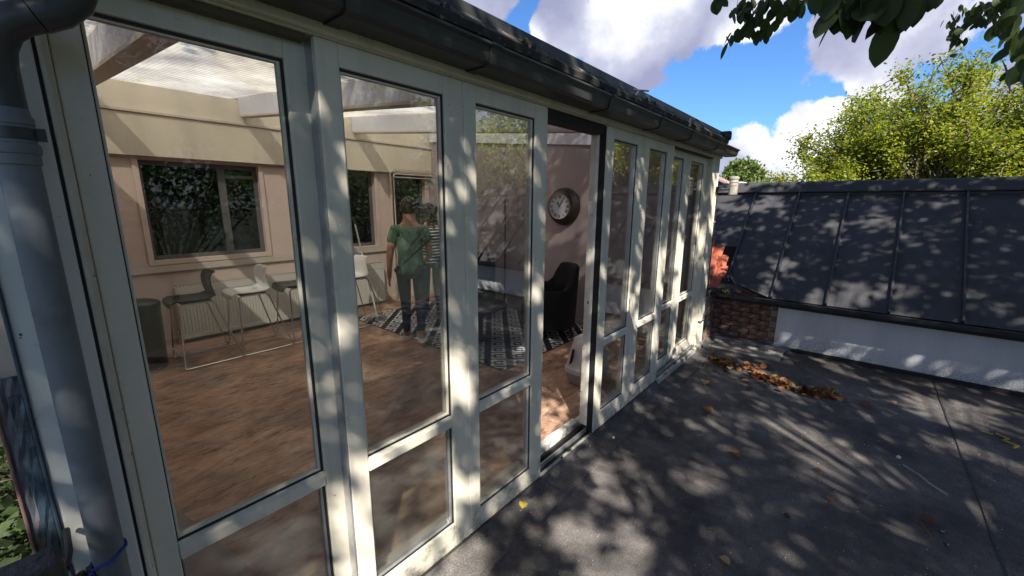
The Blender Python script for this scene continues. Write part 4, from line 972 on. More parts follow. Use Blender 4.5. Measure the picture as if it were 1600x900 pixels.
def tree(name, label, cat, base, crown_c, crown_r, nbranch, ntwig, nleaf, size, mat, trunk_r=.2, spread=.45, group=None, droop=.3, seedk=0, flat=0., gaps=False):
    rnd = np.random.default_rng(seedk+5)
    t_ = thing(name, label, cat, base, group); cc = np.array(crown_c, float); cr_ = np.array(crown_r, float); bs = np.array(base, float)
    fork = bs+(cc-bs)*np.array([.55, .55, .5]); fork[2] = max(bs[2]+.5, cc[2]-cr_[2]*.85)
    tm = MB(); tm.tube([bs, bs*.6+fork*.4+rnd.normal(size=3)*.08, fork], [trunk_r*1.25, trunk_r, trunk_r*.8], 10)
    tm.build('trunk', 'bark', t_, smooth=True)
    lm_ = MB(); tips = []
    for i in range(nbranch):
        d = rnd.normal(size=3); d[2] = abs(d[2])*.8+d[2]*.3; d /= np.linalg.norm(d); e_ = cc+d*cr_*rnd.uniform(.6, .98)
        mid = fork*.5+e_*.5+rnd.normal(size=3)*.12*cr_.mean(); mid[2] += .1*cr_[2]
        kr = .3 if gaps else 1; lm_.tube([fork, fork*.75+mid*.25, mid, e_], [trunk_r*.45*kr, trunk_r*.30*kr, trunk_r*.16*kr, trunk_r*.05*kr], 6)  # limbs slimmed along with the gaps so their cast shadows stay faint
        tips.append((fork*.5+mid*.5, mid)); tips.append((mid, e_))
        for j in range(ntwig):
            s = rnd.uniform(.35, 1.0); p = (mid*(1-s)+e_*s) if s > .2 else mid
            d2 = rnd.normal(size=3); d2 /= np.linalg.norm(d2); q = p+d2*spread*cr_.mean()*rnd.uniform(.3, 1)
            q = cc+(q-cc)/max(1, np.linalg.norm((q-cc)/cr_)/1.06)
            lm_.tube([p, (p+q)/2+rnd.normal(size=3)*.04, q], [trunk_r*.07*kr, trunk_r*.045*kr, trunk_r*.02*kr], 4, caps=False); tips.append((p, q))
    lm_.build('limbs', 'bark', t_)
    P = []
    per = max(1, nleaf//len(tips)); 
    for p, q in tips:
        s = rnd.uniform(.25, 1.08, per)[:, None]; P.append(p*(1-s)+q*s+rnd.normal(size=(per, 3))*size*rnd.uniform(.8, 1.7))
    P = np.concatenate(P)
    if gaps:                # openings cut through the crown along the sun, to shape the dapples below
        e1 = np.cross(np.array(SUN), (0, 0, 1.)); e1 /= np.linalg.norm(e1); e2 = np.cross(np.array(SUN), e1)
        u, v = P @ e1, P @ e2; u -= u.min(); v -= v.min()
        def vn(u, v, c, g):
            a, b_ = u/c, v/c; i, j = a.astype(int), b_.astype(int); fa, fb = a-i, b_-j; fa = fa*fa*(3-2*fa); fb = fb*fb*(3-2*fb)
            return (g[i, j]*(1-fa)+g[i+1, j]*fa)*(1-fb)+(g[i, j+1]*(1-fa)+g[i+1, j+1]*fa)*fb
        nse = .62*vn(u, v, .33, rnd.uniform(size=(90, 90)))+.38*vn(u, v, .13, rnd.uniform(size=(220, 220)))
        tau = GAP_LO+GAP_HI*np.clip((GAP_T-nse)/.10, 0, 1)
        cu, cv = (u/.3).astype(int), (v/.3).astype(int); H = np.zeros((cu.max()+1, cv.max()+1)); np.add.at(H, (cu, cv), 1)
        have = H[cu, cv]*size*size*.14/.09
        P = P[rnd.uniform(size=len(P)) < tau/np.maximum(have, 1e-6)]
    leaves('crown', P, size, mat, t_, droop, flat=flat)
    return t_
# the tree standing over the terrace: out of frame but for its hanging boughs; it dapples everything
tree('walnut_tree', 'large leafy tree overhanging the terrace from the right, mirrored in the panes', 'tree', (-1.6, -6.6, -3.0), (.8, -4.3, 5.5), (6.8, 4.3, 1.6), 120, 11, 170000, .13, 'leafdark', .11, .50, seedk=3, flat=.25, gaps=True)
# trees and hedge on the garden side, seen mirrored in the glass
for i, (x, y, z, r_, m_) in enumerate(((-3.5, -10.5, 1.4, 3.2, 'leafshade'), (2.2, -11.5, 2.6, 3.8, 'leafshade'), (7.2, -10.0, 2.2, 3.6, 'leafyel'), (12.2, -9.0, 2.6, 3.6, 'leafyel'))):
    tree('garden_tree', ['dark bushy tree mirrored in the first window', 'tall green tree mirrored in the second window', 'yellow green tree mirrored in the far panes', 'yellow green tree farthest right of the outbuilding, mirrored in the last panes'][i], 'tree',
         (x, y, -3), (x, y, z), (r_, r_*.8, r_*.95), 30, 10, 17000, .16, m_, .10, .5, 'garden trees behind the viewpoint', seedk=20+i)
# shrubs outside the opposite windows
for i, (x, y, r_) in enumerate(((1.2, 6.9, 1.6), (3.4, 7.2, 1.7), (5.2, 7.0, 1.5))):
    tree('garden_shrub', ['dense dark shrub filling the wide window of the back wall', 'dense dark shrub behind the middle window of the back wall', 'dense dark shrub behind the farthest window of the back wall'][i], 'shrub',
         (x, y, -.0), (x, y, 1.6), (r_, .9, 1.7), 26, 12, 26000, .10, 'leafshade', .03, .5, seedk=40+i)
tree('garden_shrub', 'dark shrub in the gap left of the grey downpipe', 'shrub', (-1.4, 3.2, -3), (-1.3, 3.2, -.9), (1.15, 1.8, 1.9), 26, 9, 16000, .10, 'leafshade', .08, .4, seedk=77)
fn = thing('garden_fence', 'tall dark close-boarded fence behind the shrubs outside the back windows', 'fence', (2.5, 8.4, 0))
MB().box(-3, 9, 8.4, 8.45, -3, 3.4).build('boards', 'woodold', fn)
# big sunlit tree behind the outbuilding
tree('sunlit_tree', 'large yellow-green sunlit tree rising behind the dark outbuilding roof', 'tree', (15.8, -3.4, -3.0), (15.8, -2.75, 2.6), (2.6, 3.8, 2.9), 100, 14, 84000, .088, 'leafyel', .26, .24, seedk=60)
tree('sunlit_tree', 'yellow-green tree at the right edge of the picture beyond the dark roof', 'tree', (14.5, -5.8, -3.0), (14.6, -5.4, 3.4), (1.7, 1.7, 2.6), 34, 10, 22000, .088, 'leafyel', .2, .35, seedk=61)
tree('garden_bush', 'low bright green bush between the conifer and the big tree', 'bush', (14.5, -.3, -3.0), (14.5, -.2, 1.9), (1.4, 1.6, 1.1), 24, 10, 13000, .085, 'leafyel', .12, .4, seedk=62)
# rounded conifer far left of it
cf = thing('conifer', 'pale green rounded conifer showing beyond the wall lamp', 'tree', (22, 3.3, -3))
MB().tube([(22, 3.3, -3), (22, 3.3, 1.5)], .15, 8).build('trunk', 'bark', cf, smooth=True)
Pn = []
for k in range(900):
    a = rng.uniform(0, 6.28); h = rng.uniform(0, 1); rad = .25+1.25*math.sqrt(max(0, 1-h))*(.85+.2*math.sin(3*a)); 
    Pn.append((22+rad*math.cos(a), 3.3+rad*math.sin(a), .6+2.95*h+rng.uniform(-.1, .1)))
Pn = np.repeat(np.array(Pn), 5, 0)+rng.normal(size=(4500, 3))*.07
leaves('crown', Pn, .20, 'leafcon', cf, -1.1)
# far house peeking past the lamp
dh = thing('far_house', 'far brown tiled roof and small pale dormer beyond the ridge of the dark roof', 'house', (18.5, 4.2, -3))
MB().prism([(2.9, .6), (4.9, .6), (4.9, 2.72), (4.1, 3.0), (3.3, 2.72)], 'x', 18, 19).build('wall', 'distroof', dh)
MB().box(17.7, 18.4, 2.35, 2.86, 1.6, 2.52).build('dormer', 'distwhite', dh, bevel=.02)
MB().prism([(2.9, 2.50), (4.1, 3.1), (5.3, 2.50), (5.3, 2.42), (4.1, 3.02), (2.9, 2.42)], 'x', 17.8, 19.1).build('roof', 'distroof', dh)

# hanging boughs with single leaves, close to the viewer
def bigleaf(L_, W_):
    m_ = MB(); prof = [(0, 0), (.1, .22), (.25, .42), (.45, .5), (.65, .47), (.82, .34), (.93, .15), (1, 0)]
    for u, w_ in prof:
        b_ = -.10*u*u
        m_.v += [(u*L_, w_*W_, .10*w_*W_+b_*L_), (u*L_, 0, b_*L_), (u*L_, -w_*W_, .10*w_*W_+b_*L_)]
    for i in range(len(prof)-1):
        a = i*3; m_.f += [(a, a+1, a+4, a+3), (a+1, a+2, a+5, a+4)]
    m_.tube([(-.25*L_, 0, .01), (0, 0, 0)], .0012, 4)
    me = bpy.data.meshes.new('leaf'); me.from_pydata(m_.v, [], m_.f); me.validate(); me.materials.append(M['leafbig']); me.polygons.foreach_set('use_smooth', [True]*len(me.polygons)); return me
LM = [bigleaf(1, .58), bigleaf(1, .68), bigleaf(1, .50)]
BOUGHS = [('b','bough of dark leaves dangling left of the top right against white cloud',[(3.075,-0.793,3.06),(3.058,-0.685,2.922),(3.031,-0.618,2.812),(3.045,-0.588,2.753)],[(2.922,-0.449,2.908,0.072,217,63,27),(3.024,-0.41,2.971,0.102,169,83,-2),(2.957,-0.427,2.949,0.096,312,35,-35),(2.901,-0.447,2.918,0.103,11,41,-2),(3.045,-0.477,2.74,0.083,332,40,35),(3.008,-0.507,2.688,0.101,78,62,-5),(3.032,-0.515,2.745,0.088,139,52,32),(3.101,-0.522,2.77,0.091,357,26,-27),(3.106,-0.527,2.789,0.096,205,65,6),(3.098,-0.498,2.758,0.071,356,75,24),(2.94,-0.567,2.842,0.089,277,72,-36),(3.095,-0.535,2.921,0.085,353,50,40),(3.028,-0.556,2.87,0.089,11,75,-28),(2.982,-0.61,2.777,0.098,345,79,-10),(3.029,-0.522,2.883,0.1,214,42,1),(2.899,-0.569,2.898,0.101,108,81,2),(2.971,-0.568,2.866,0.089,209,95,-35),(3.035,-0.56,2.92,0.092,127,52,19),(3.048,-0.566,2.888,0.088,347,68,-14),(2.962,-0.607,2.874,0.078,214,81,-10),(3.012,-0.563,2.888,0.095,265,63,-21),(3.062,-0.574,2.875,0.079,37,88,-13),(3.084,-0.559,2.943,0.098,61,53,-4),(3.017,-0.602,2.867,0.095,69,78,27),(3.094,-0.557,2.875,0.072,231,74,-17),(2.95,-0.552,2.853,0.082,150,53,-7),(2.862,-0.614,2.827,0.083,340,111,36),(3.053,-0.49,2.885,0.091,301,62,2),(2.985,-0.595,2.761,0.09,25,54,-36),(3.115,-0.561,2.798,0.093,323,50,6),(2.977,-0.627,2.772,0.077,108,55,35),(2.971,-0.579,2.805,0.079,310,56,23),(3.037,-0.578,2.791,0.093,294,85,24),(3.059,-0.606,2.804,0.066,311,66,-18),(3.021,-0.652,2.792,0.07,170,68,-30),(3.162,-0.62,2.878,0.071,308,73,0),(2.994,-0.65,2.799,0.074,233,52,-14),(3.095,-0.624,2.833,0.071,137,86,-26),(3.11,-0.606,2.84,0.083,137,77,-10),(2.977,-0.614,2.883,0.084,250,69,-20),(2.895,-0.632,2.81,0.1,153,31,-10),(2.987,-0.692,2.765,0.072,167,47,25),(3.078,-0.597,2.929,0.072,240,65,7),(3.1,-0.596,2.854,0.071,16,68,-32),(2.896,-0.69,2.798,0.091,303,96,27),(3.137,-0.674,2.821,0.094,13,60,1),(3.091,-0.631,2.878,0.087,336,84,26),(2.963,-0.674,2.809,0.094,222,81,-9),(3.037,-0.657,2.729,0.089,151,88,-7),(3.105,-0.681,2.759,0.08,272,56,1),(3.128,-0.612,2.779,0.087,54,95,1),(3.003,-0.708,2.753,0.066,96,79,7),(3.102,-0.655,2.75,0.072,343,59,28),(3.019,-0.724,2.737,0.074,8,60,-9),(3.041,-0.691,2.72,0.074,279,106,8),(3.13,-0.728,2.794,0.074,201,76,18),(3.107,-0.679,2.777,0.067,346,54,17),(3.124,-0.66,2.794,0.066,87,23,-19),(3.146,-0.676,2.741,0.069,324,67,-6),(2.935,-0.794,2.809,0.078,300,60,-11),(2.879,-0.698,2.834,0.075,121,47,7),(3.057,-0.725,2.841,0.077,43,62,13),(3.171,-0.744,2.861,0.094,35,86,21),(3.068,-0.692,2.891,0.077,290,97,20),(3.051,-0.755,2.866,0.092,41,49,14),(3.067,-0.705,2.891,0.074,227,63,31),(3.145,-0.679,2.92,0.088,51,52,4),(2.986,-0.764,2.85,0.07,63,50,17),(3.086,-0.699,2.918,0.098,129,66,-37),(3.107,-0.728,2.903,0.079,127,68,-8),(2.973,-0.667,2.866,0.071,305,80,-31),(3.006,-0.839,2.809,0.087,68,36,19),(3.068,-0.829,2.873,0.091,53,57,5),(3.116,-0.819,2.852,0.101,11,82,31),(3.072,-0.839,2.844,0.097,210,31,-16),(3.07,-0.756,2.842,0.072,262,50,22),(3.051,-0.796,2.865,0.073,166,77,0),(3.073,-0.844,2.851,0.104,345,51,-29),(2.967,-0.836,2.833,0.091,130,69,34),(3.09,-0.819,2.869,0.103,48,104,8),(3.016,-0.924,2.844,0.109,124,84,-5),(2.885,-0.858,2.807,0.079,15,45,-24),(3.014,-0.909,2.821,0.088,193,42,-3),(2.913,-0.921,2.798,0.103,324,48,-11),(2.987,-0.877,2.823,0.106,81,82,-29),(2.911,-0.905,2.813,0.091,61,71,-27)]),('b','bough of large broad leaves hanging at the top right in front of purple cloud',[(1.831,-1.199,2.497),(1.814,-1.225,2.412),(1.784,-1.248,2.351)],[(1.705,-1.13,2.352,0.103,176,72,-7),(1.747,-1.12,2.372,0.085,143,62,37),(1.763,-1.12,2.371,0.089,59,55,-36),(1.817,-1.105,2.402,0.123,168,52,-16),(1.828,-1.113,2.391,0.113,226,63,38),(1.679,-1.131,2.344,0.091,33,67,-37),(1.861,-1.161,2.362,0.112,72,90,33),(1.745,-1.152,2.328,0.118,218,66,-33),(1.715,-1.153,2.301,0.117,140,53,-26),(1.846,-1.16,2.364,0.117,199,36,-11),(1.834,-1.139,2.36,0.109,173,67,8),(1.794,-1.152,2.307,0.108,55,49,-38),(1.811,-1.163,2.368,0.122,35,71,30),(1.865,-1.23,2.36,0.107,264,52,-10),(1.871,-1.21,2.374,0.096,38,59,12),(1.715,-1.196,2.33,0.119,232,74,-39),(1.743,-1.21,2.296,0.12,202,37,23),(1.719,-1.213,2.336,0.13,28,65,-31),(1.733,-1.246,2.316,0.102,322,87,26),(1.826,-1.202,2.385,0.108,314,49,8),(1.843,-1.184,2.376,0.117,214,73,-3),(1.757,-1.184,2.327,0.083,174,60,4),(1.812,-1.186,2.355,0.12,218,72,-13),(1.735,-1.206,2.316,0.117,60,72,18),(1.805,-1.216,2.355,0.118,335,48,32),(1.827,-1.225,2.309,0.12,147,61,34),(1.747,-1.291,2.249,0.141,35,65,11),(1.754,-1.266,2.304,0.108,156,76,19),(1.71,-1.277,2.325,0.099,108,61,21),(1.875,-1.28,2.384,0.109,315,16,-27),(1.799,-1.272,2.327,0.105,195,43,-3),(1.761,-1.312,2.297,0.129,87,44,-39),(1.803,-1.298,2.323,0.127,60,81,-3),(1.89,-1.286,2.341,0.101,13,63,-39),(1.705,-1.264,2.308,0.103,197,82,24),(1.707,-1.323,2.298,0.121,155,76,14),(1.745,-1.335,2.311,0.115,49,70,26),(1.728,-1.298,2.314,0.122,6,63,32),(1.825,-1.33,2.337,0.111,334,79,1),(1.83,-1.306,2.335,0.117,357,79,-7),(1.855,-1.314,2.334,0.106,163,79,2),(1.851,-1.374,2.357,0.089,335,89,-38),(1.789,-1.365,2.328,0.071,101,57,13),(1.865,-1.359,2.36,0.09,346,85,-24)]),('b','bough of mixed leaves and thin twigs at the right edge of the picture',[(3.98,-2.032,2.824),(4.004,-1.901,2.818),(4.016,-1.805,2.823),(4.026,-1.718,2.82)],[(4.07,-1.601,2.812,0.065,298,62,36),(4.01,-1.6,2.801,0.05,47,86,38),(3.972,-1.601,2.751,0.062,29,35,10),(4.016,-1.581,2.784,0.046,346,66,-19),(4.169,-1.579,2.826,0.047,17,72,32),(4.259,-1.677,2.759,0.047,233,125,-36),(3.954,-1.578,2.8,0.065,296,72,3),(4.073,-1.583,2.82,0.05,356,74,-29),(4.061,-1.601,2.773,0.065,329,80,40),(4.067,-1.604,2.756,0.055,342,66,16),(4.055,-1.589,2.785,0.054,269,73,3),(4.317,-1.566,2.94,0.057,72,77,35),(4.402,-1.619,2.916,0.048,302,76,-36),(4.37,-1.639,2.817,0.044,41,65,30),(4.206,-1.595,2.995,0.056,189,69,-5),(4.05,-1.586,2.752,0.052,182,90,-15),(4.434,-1.604,2.84,0.05,337,93,38),(4.141,-1.56,2.83,0.052,264,78,12),(4.146,-1.606,2.681,0.066,172,28,2),(3.876,-1.557,2.815,0.063,153,78,22),(4.083,-1.641,2.754,0.056,353,59,31),(4.238,-1.599,2.944,0.051,130,85,0),(4.237,-1.589,2.816,0.049,315,58,-10),(3.895,-1.568,2.775,0.05,115,61,-38),(4.13,-1.561,2.942,0.064,265,86,-5),(4.332,-1.601,2.982,0.054,136,59,31),(4.308,-1.68,2.922,0.052,216,72,-39),(3.989,-1.662,2.84,0.055,140,57,-5),(4.069,-1.609,2.929,0.046,35,98,-5),(3.867,-1.635,2.818,0.055,3,6,-6),(4.007,-1.714,2.884,0.048,151,32,-9),(3.855,-1.605,2.782,0.056,337,83,6),(4.101,-1.695,2.864,0.066,309,52,13),(3.994,-1.642,2.881,0.047,324,66,3),(4.264,-1.642,2.967,0.048,328,88,-35),(3.933,-1.588,2.881,0.049,314,75,26),(4.351,-1.708,2.96,0.045,143,71,0),(4.292,-1.702,2.991,0.053,21,94,-9),(3.986,-1.673,2.823,0.049,250,63,-5),(4.223,-1.69,2.943,0.059,78,62,9),(4.068,-1.704,2.812,0.054,194,45,-36),(4.115,-1.631,2.882,0.05,208,29,32),(4.292,-1.664,2.97,0.055,355,31,-26),(4.244,-1.801,2.902,0.046,210,50,2),(4.129,-1.692,2.921,0.057,311,46,26),(4.267,-1.698,2.924,0.051,199,76,31),(4.387,-1.73,2.99,0.044,301,68,14),(4.103,-1.626,2.899,0.049,204,49,16),(3.888,-1.604,2.848,0.048,199,54,-8),(4.161,-1.738,2.873,0.045,38,87,-1),(3.935,-1.672,2.792,0.063,36,24,1),(3.985,-1.629,2.869,0.065,113,72,-31),(4.074,-1.708,2.879,0.057,94,80,1),(4.397,-1.685,2.964,0.06,285,81,32),(4.267,-1.745,2.883,0.051,81,16,21),(3.99,-1.691,2.818,0.052,183,94,30),(4.212,-1.665,2.964,0.056,154,73,7),(3.924,-1.615,2.851,0.049,231,72,21),(4.315,-1.561,2.982,0.056,262,64,20),(3.925,-1.662,2.811,0.06,353,62,-1),(4.136,-1.662,2.918,0.047,241,59,10),(3.837,-1.628,2.799,0.061,30,61,-9),(4.188,-1.529,2.914,0.05,95,68,16),(4.128,-1.665,2.889,0.065,118,73,-32),(4.178,-1.751,2.947,0.049,160,59,-4),(3.861,-1.666,2.824,0.046,150,50,-15),(4.064,-1.661,2.92,0.051,104,73,-24),(4.156,-1.734,2.936,0.059,216,61,19),(3.902,-1.653,2.856,0.046,23,74,34),(3.967,-1.648,2.915,0.066,45,54,-27),(3.823,-1.581,2.746,0.064,180,53,-7),(3.738,-1.703,2.748,0.063,255,70,32),(3.902,-1.786,2.801,0.047,170,63,10),(3.767,-1.749,2.711,0.048,347,95,-33),(4.155,-1.726,2.956,0.059,183,62,1),(3.766,-1.68,2.797,0.064,243,67,-6),(3.939,-1.69,2.895,0.051,168,64,19),(3.873,-1.699,2.831,0.058,129,91,19),(3.838,-1.757,2.813,0.057,121,82,9),(3.782,-1.711,2.796,0.055,64,81,-20),(3.912,-1.756,2.855,0.061,155,99,-11),(3.85,-1.724,2.819,0.048,82,52,8),(3.775,-1.637,2.856,0.055,276,49,-5),(4.099,-1.74,2.88,0.064,257,87,-24),(4.121,-1.802,2.921,0.064,353,90,-30),(3.874,-1.763,2.879,0.064,308,41,-5),(4.206,-1.769,2.897,0.064,152,59,-20),(3.926,-1.778,2.743,0.065,139,74,-17),(3.871,-1.804,2.765,0.064,80,81,-13),(4.035,-1.707,2.887,0.053,202,81,1),(4.279,-1.728,2.883,0.05,271,71,-24),(4.259,-1.736,2.887,0.056,329,111,-31),(4.246,-1.729,2.935,0.048,96,57,34),(3.778,-1.81,2.787,0.053,323,95,-12),(3.86,-1.659,2.873,0.063,45,64,-12),(3.795,-1.696,2.791,0.056,114,84,-7),(4.012,-1.703,2.847,0.055,280,36,-30),(4.008,-1.761,2.823,0.055,138,102,28),(3.926,-1.741,2.868,0.06,4,46,-4),(3.807,-1.733,2.889,0.051,353,73,29),(3.869,-1.806,2.808,0.068,28,31,30),(3.931,-1.748,2.876,0.066,38,67,-4),(4.268,-1.797,3.036,0.05,244,86,31),(4.189,-1.758,2.959,0.064,101,73,-38),(3.742,-1.771,2.777,0.065,184,81,20),(4.101,-1.771,2.97,0.053,5,45,3),(4.044,-1.815,2.908,0.061,46,80,14),(4.177,-1.76,2.934,0.055,309,92,-21),(3.972,-1.833,2.826,0.056,140,37,-13),(3.882,-1.755,2.862,0.07,27,34,18),(4.255,-1.762,3.006,0.056,155,70,8),(4.07,-1.8,2.961,0.064,165,104,8),(4.005,-1.733,2.936,0.067,177,74,-16),(3.991,-1.751,2.898,0.065,159,62,-24),(4.036,-1.782,2.896,0.053,208,81,37),(3.868,-1.756,2.895,0.068,237,75,14),(3.988,-1.826,2.883,0.055,16,72,10),(4.195,-1.754,3.001,0.056,187,56,-35),(4.017,-1.735,2.926,0.052,125,74,-32),(3.853,-1.764,2.834,0.063,256,47,-35),(4.275,-1.807,3.005,0.069,51,65,25),(3.951,-1.803,2.89,0.049,253,63,34),(4.22,-1.611,2.828,0.046,222,84,-30),(4.002,-1.58,2.714,0.048,268,100,30),(4.279,-1.595,2.839,0.049,15,66,14),(4.327,-1.625,2.781,0.047,251,45,1),(4.094,-1.579,2.798,0.058,128,57,-40),(4.033,-1.571,2.756,0.049,205,49,37),(4.293,-1.615,2.823,0.057,318,87,39),(4.041,-1.611,2.733,0.044,235,48,21)]),('b','bough of long leaves at the right border below the twiggy bough',[(2.865,-1.827,2.416),(2.884,-1.753,2.391),(2.896,-1.71,2.367)],[(2.635,-1.657,2.371,0.095,109,92,5),(2.692,-1.673,2.399,0.119,103,79,31),(2.571,-1.671,2.349,0.089,263,81,18),(2.723,-1.673,2.396,0.106,162,65,20),(2.721,-1.703,2.359,0.114,340,53,-37),(2.731,-1.685,2.352,0.105,112,41,-30),(2.861,-1.705,2.4,0.095,290,35,2),(2.803,-1.718,2.341,0.083,274,102,26),(2.689,-1.71,2.344,0.105,21,31,-15),(2.864,-1.74,2.301,0.083,144,51,38),(2.815,-1.729,2.292,0.104,41,30,-12),(2.741,-1.704,2.285,0.093,226,31,-7),(2.513,-1.7,2.235,0.088,71,73,-26),(2.893,-1.751,2.313,0.116,164,56,26),(2.683,-1.712,2.232,0.102,80,98,-16),(2.689,-1.707,2.266,0.094,31,57,31),(2.608,-1.683,2.259,0.082,232,61,30),(2.624,-1.644,2.415,0.078,25,42,10),(2.795,-1.647,2.443,0.092,316,92,30),(2.658,-1.601,2.421,0.075,9,44,-20),(2.868,-1.642,2.465,0.08,208,65,31),(2.448,-1.608,2.236,0.139,288,64,24),(2.529,-1.638,2.398,0.084,84,39,34),(2.585,-1.692,2.353,0.113,295,78,36),(2.595,-1.637,2.431,0.104,300,100,-35),(2.509,-1.682,2.379,0.081,93,62,-17),(2.701,-1.651,2.547,0.095,307,82,-20),(2.564,-1.636,2.41,0.093,266,89,6),(2.538,-1.63,2.433,0.107,92,63,37)])]
for (nm, lab, twig, lvs) in BOUGHS:
    t_ = thing('hanging_bough', lab, 'tree branch', twig[0])
    MB().tube(twig, [.008]*(len(twig)-1)+[.003], 7).build('twig', 'bark', t_, smooth=True)
    for i, (px, py, pz, s, az, el_, rl_) in enumerate(lvs):
        o = bpy.data.objects.new('leaf', LM[i % 3]); col.objects.link(o); o.parent = t_; o.matrix_parent_inverse = inv_of(t_)
        o.location = (px, py, pz); o.rotation_euler = (R(rl_), R(el_), R(az)); o.scale = (s, s, s)

# ------------------------------------------------------------------ fallen leaves and litter on the terrace
def curled():
    m_ = MB(); prof = [(0, 0), (.2, .34), (.45, .45), (.7, .36), (.9, .14), (1, 0)]
    for u, w_ in prof: m_.v += [(u, w_, .25*w_+.12*math.sin(3*u)), (u, 0, .10*math.sin(3*u)), (u, -w_, .35*w_+.12*math.sin(3*u))]
    for i in range(len(prof)-1):
        a = i*3; m_.f += [(a, a+1, a+4, a+3), (a+1, a+2, a+5, a+4)]
    m_.tube([(-.35, 0, .03), (0, 0, 0)], .012, 4)
    return m_
def mesh_of(mb, mat, name='leaf'):
    me = bpy.data.meshes.new(name); me.from_pydata(mb.v, [], mb.f); me.validate(); me.materials.append(mat); return me
DRY = []
for i, cset in enumerate(([(.07, .03, .016), (.12, .05, .022)], [(.20, .085, .03), (.30, .13, .045)], [(.38, .24, .12), (.46, .31, .17)], [(.15, .055, .025), (.22, .075, .035)], [(.42, .30, .05), (.5, .38, .06)])):
    DRY.append(mesh_of(curled(), leafmat('dry_leaf_%d' % i, cset, .15, .55)))
def pile(label, pts, n, size):
    t_ = thing('leaf_pile', label, 'leaf pile', (pts[0][0], pts[0][1], .01))
    for k in range(n):
        c = random.choice(pts); a = random.uniform(0, 6.28); rr = abs(random.gauss(0, .5))
        x = c[0]+c[2]*rr*math.cos(a); y = c[1]+c[3]*rr*math.sin(a); s = size*random.uniform(.7, 1.25)
        z = .014+.03*max(0, 1-rr)*random.random()
        o = bpy.data.objects.new('leaf', random.choices(DRY, (3, 4, 1.6, 3, .5))[0]); col.objects.link(o); o.parent = t_; o.matrix_parent_inverse = inv_of(t_)
        o.location = (x, y, z); o.rotation_euler = (random.gauss(0, .55), random.gauss(0, .4), random.uniform(0, 6.28)); o.scale = (s, s, s)
pile('heap of dry rusty brown leaves nearest the far corner of the sunroom', [(4.62, -.40, .22, .15), (4.70, -.58, .16, .16), (4.66, -.30, .16, .10), (4.52, -.70, .10, .08)], 170, .058)
pile('longer heap of dry brown and tan leaves nearer the white board', [(4.45, -.95, .13, .20), (4.42, -1.15, .12, .14), (4.5, -1.28, .08, .09), (4.5, -.80, .07, .10)], 170, .058)
SC = [(3.96, -.36, .09, 2, 'tan curled leaf lying beside the far sunroom panels', .3), (4.02, -.44, .075, 1, 'brown leaf just right of the tan curled one by the far panels', 2.0), (3.41, -.556, .10, 1, 'single orange-brown leaf on the felt in front of the far panels', .9),
      (2.90, -.88, .075, 1, 'small orange leaf in the sun patch in the middle of the terrace', 1.2), (4.42, -1.53, .09, 3, 'reddish leaf right of the longer leaf heap', .2), (2.957, -1.743, .085, 0, 'dark brown long-stemmed leaf near the lower right', -2.2),
      (1.569, -.055, .055, 4, 'yellow-green leaf at the foot of the second pair of panels', .5), (2.785, -1.383, .045, 1, 'small pinkish leaf right of the middle sun patch', .7), (3.10, -1.32, .05, 3, 'small curled brown leaf beyond the pinkish one', 2.4),
      (2.324, -.031, .045, 4, 'tiny yellow leaf below the open doorway', .1), (1.93, -1.038, .055, 2, 'pale tan leaf low in the middle foreground', 1.4), (4.62, -1.72, .06, 2, 'light brown leaf close to the foot of the white board', .5), (4.1, -.72, .075, 0, 'dull brown leaf left of the longer leaf heap', .8), (4.3,-.68,.08,2,'tan leaf between the two leaf heaps',1.9)]
for x, y, s, k, lab, rz in SC:
    o = bpy.data.objects.new('fallen_leaf', DRY[k]); col.objects.link(o); o.location = (x, y, .014); o.rotation_euler = (.12, -.1, rz); o.scale = (s, s, s); tag(o, lab, 'leaf', 'single leaves scattered on the terrace')
tag(MB().tube([(2.93, -1.75, .018), (2.86, -1.77, .02), (2.77, -1.80, .017)], .0022, 6).build('dry_leaf_stem', 'leafbrown', smooth=True), 'thin brown stem trailing from the long-stemmed leaf', 'leaf stem')
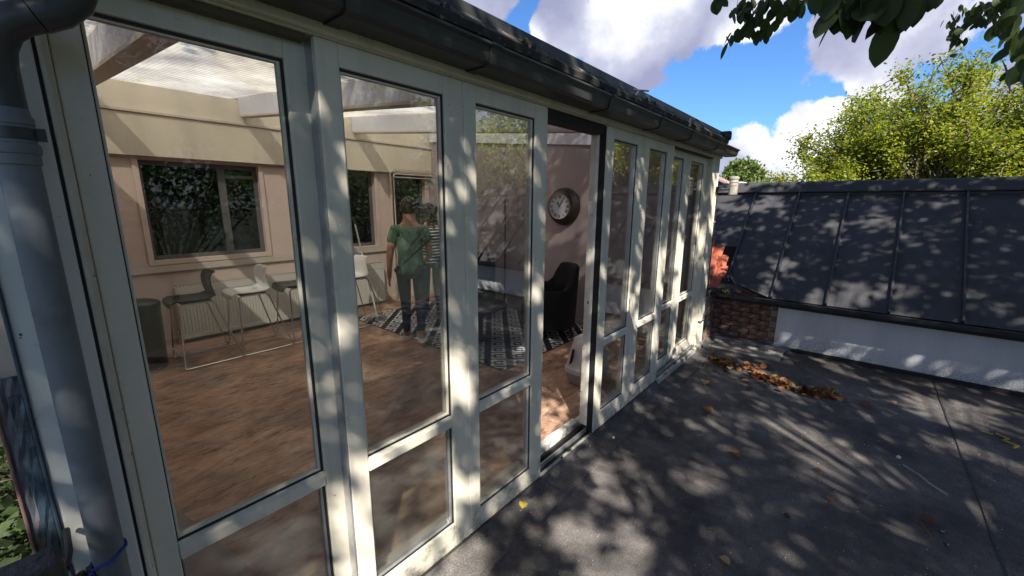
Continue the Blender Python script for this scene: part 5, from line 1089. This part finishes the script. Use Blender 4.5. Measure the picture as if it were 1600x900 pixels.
tag(MB().tube([(3.52, -1.72, .016), (3.44, -1.79, .02), (3.37, -1.83, .018), (3.30, -1.90, .017)], [.004, .005, .0045, .006], 7).build('stick', 'concrete', smooth=True), 'grey dry stick lying on the right of the terrace', 'stick')
tag(MB().tube([(4.50, -2.28, .016), (4.44, -2.33, .02), (4.40, -2.30, .016), (4.34, -2.36, .022), (4.30, -2.33, .016)], .007, 8).tube([(4.47, -2.26, .016), (4.46, -2.20, .02)], .006, 7).build('catkin', 'leafyellow', smooth=True), 'pale yellow curled catkin in the sun near the right edge', 'catkin')
for (x, y, s, lab) in ((2.47, -1.20, .018, 'small green-grey husk in the middle of the terrace'), (2.87, -1.83, .017, 'dark nut husk beside the long-stemmed leaf'), (2.77, -1.84, .015, 'dark nut husk below the stem of the long-stemmed leaf'), (2.16, -.78, .014, 'green nut husk near the bottom of the picture'), (2.55, -.12, .013, 'white pebble on the felt in front of the fourth panel'), (3.60, -1.70, .016, 'pale round pebble above the dry stick')):
    m_ = MB(); rings_ = []
    for i in range(6):
        ph = -math.pi/2+math.pi*(i+.5)/6; rings_.append([(x+s*math.cos(ph)*math.cos(a)*(1+random.uniform(-.2, .2)), y+s*.8*math.cos(ph)*math.sin(a)*(1+random.uniform(-.2, .2)), .012+s*.7+s*.7*math.sin(ph)) for a in [2*math.pi*j/9 for j in range(9)]])
    tag(m_.loft(rings_).build('pebble' if 'pebble' in lab else 'nut_husk', 'grit' if 'pebble' in lab else 'woodold', smooth=True), lab, 'pebble' if 'pebble' in lab else 'nut husk', 'small husks and pebbles on the terrace')
m_ = MB()
for k in range(800):
    x, y = random.uniform(.8, 5.1), random.uniform(-3.0, -.05); s = random.choice((.0012, .0016, .002, .0028)); z = .012+s
    n0 = len(m_.v); m_.v += [(x+s, y, z), (x-s, y, z), (x, y+s, z), (x, y-s, z), (x, y, z+s), (x, y, z-s)]
    m_.f += [(n0, n0+2, n0+4), (n0+2, n0+1, n0+4), (n0+1, n0+3, n0+4), (n0+3, n0, n0+4), (n0+2, n0, n0+5), (n0+1, n0+2, n0+5), (n0+3, n0+1, n0+5), (n0, n0+3, n0+5)]
stuff(m_.build('grit', 'grit'))
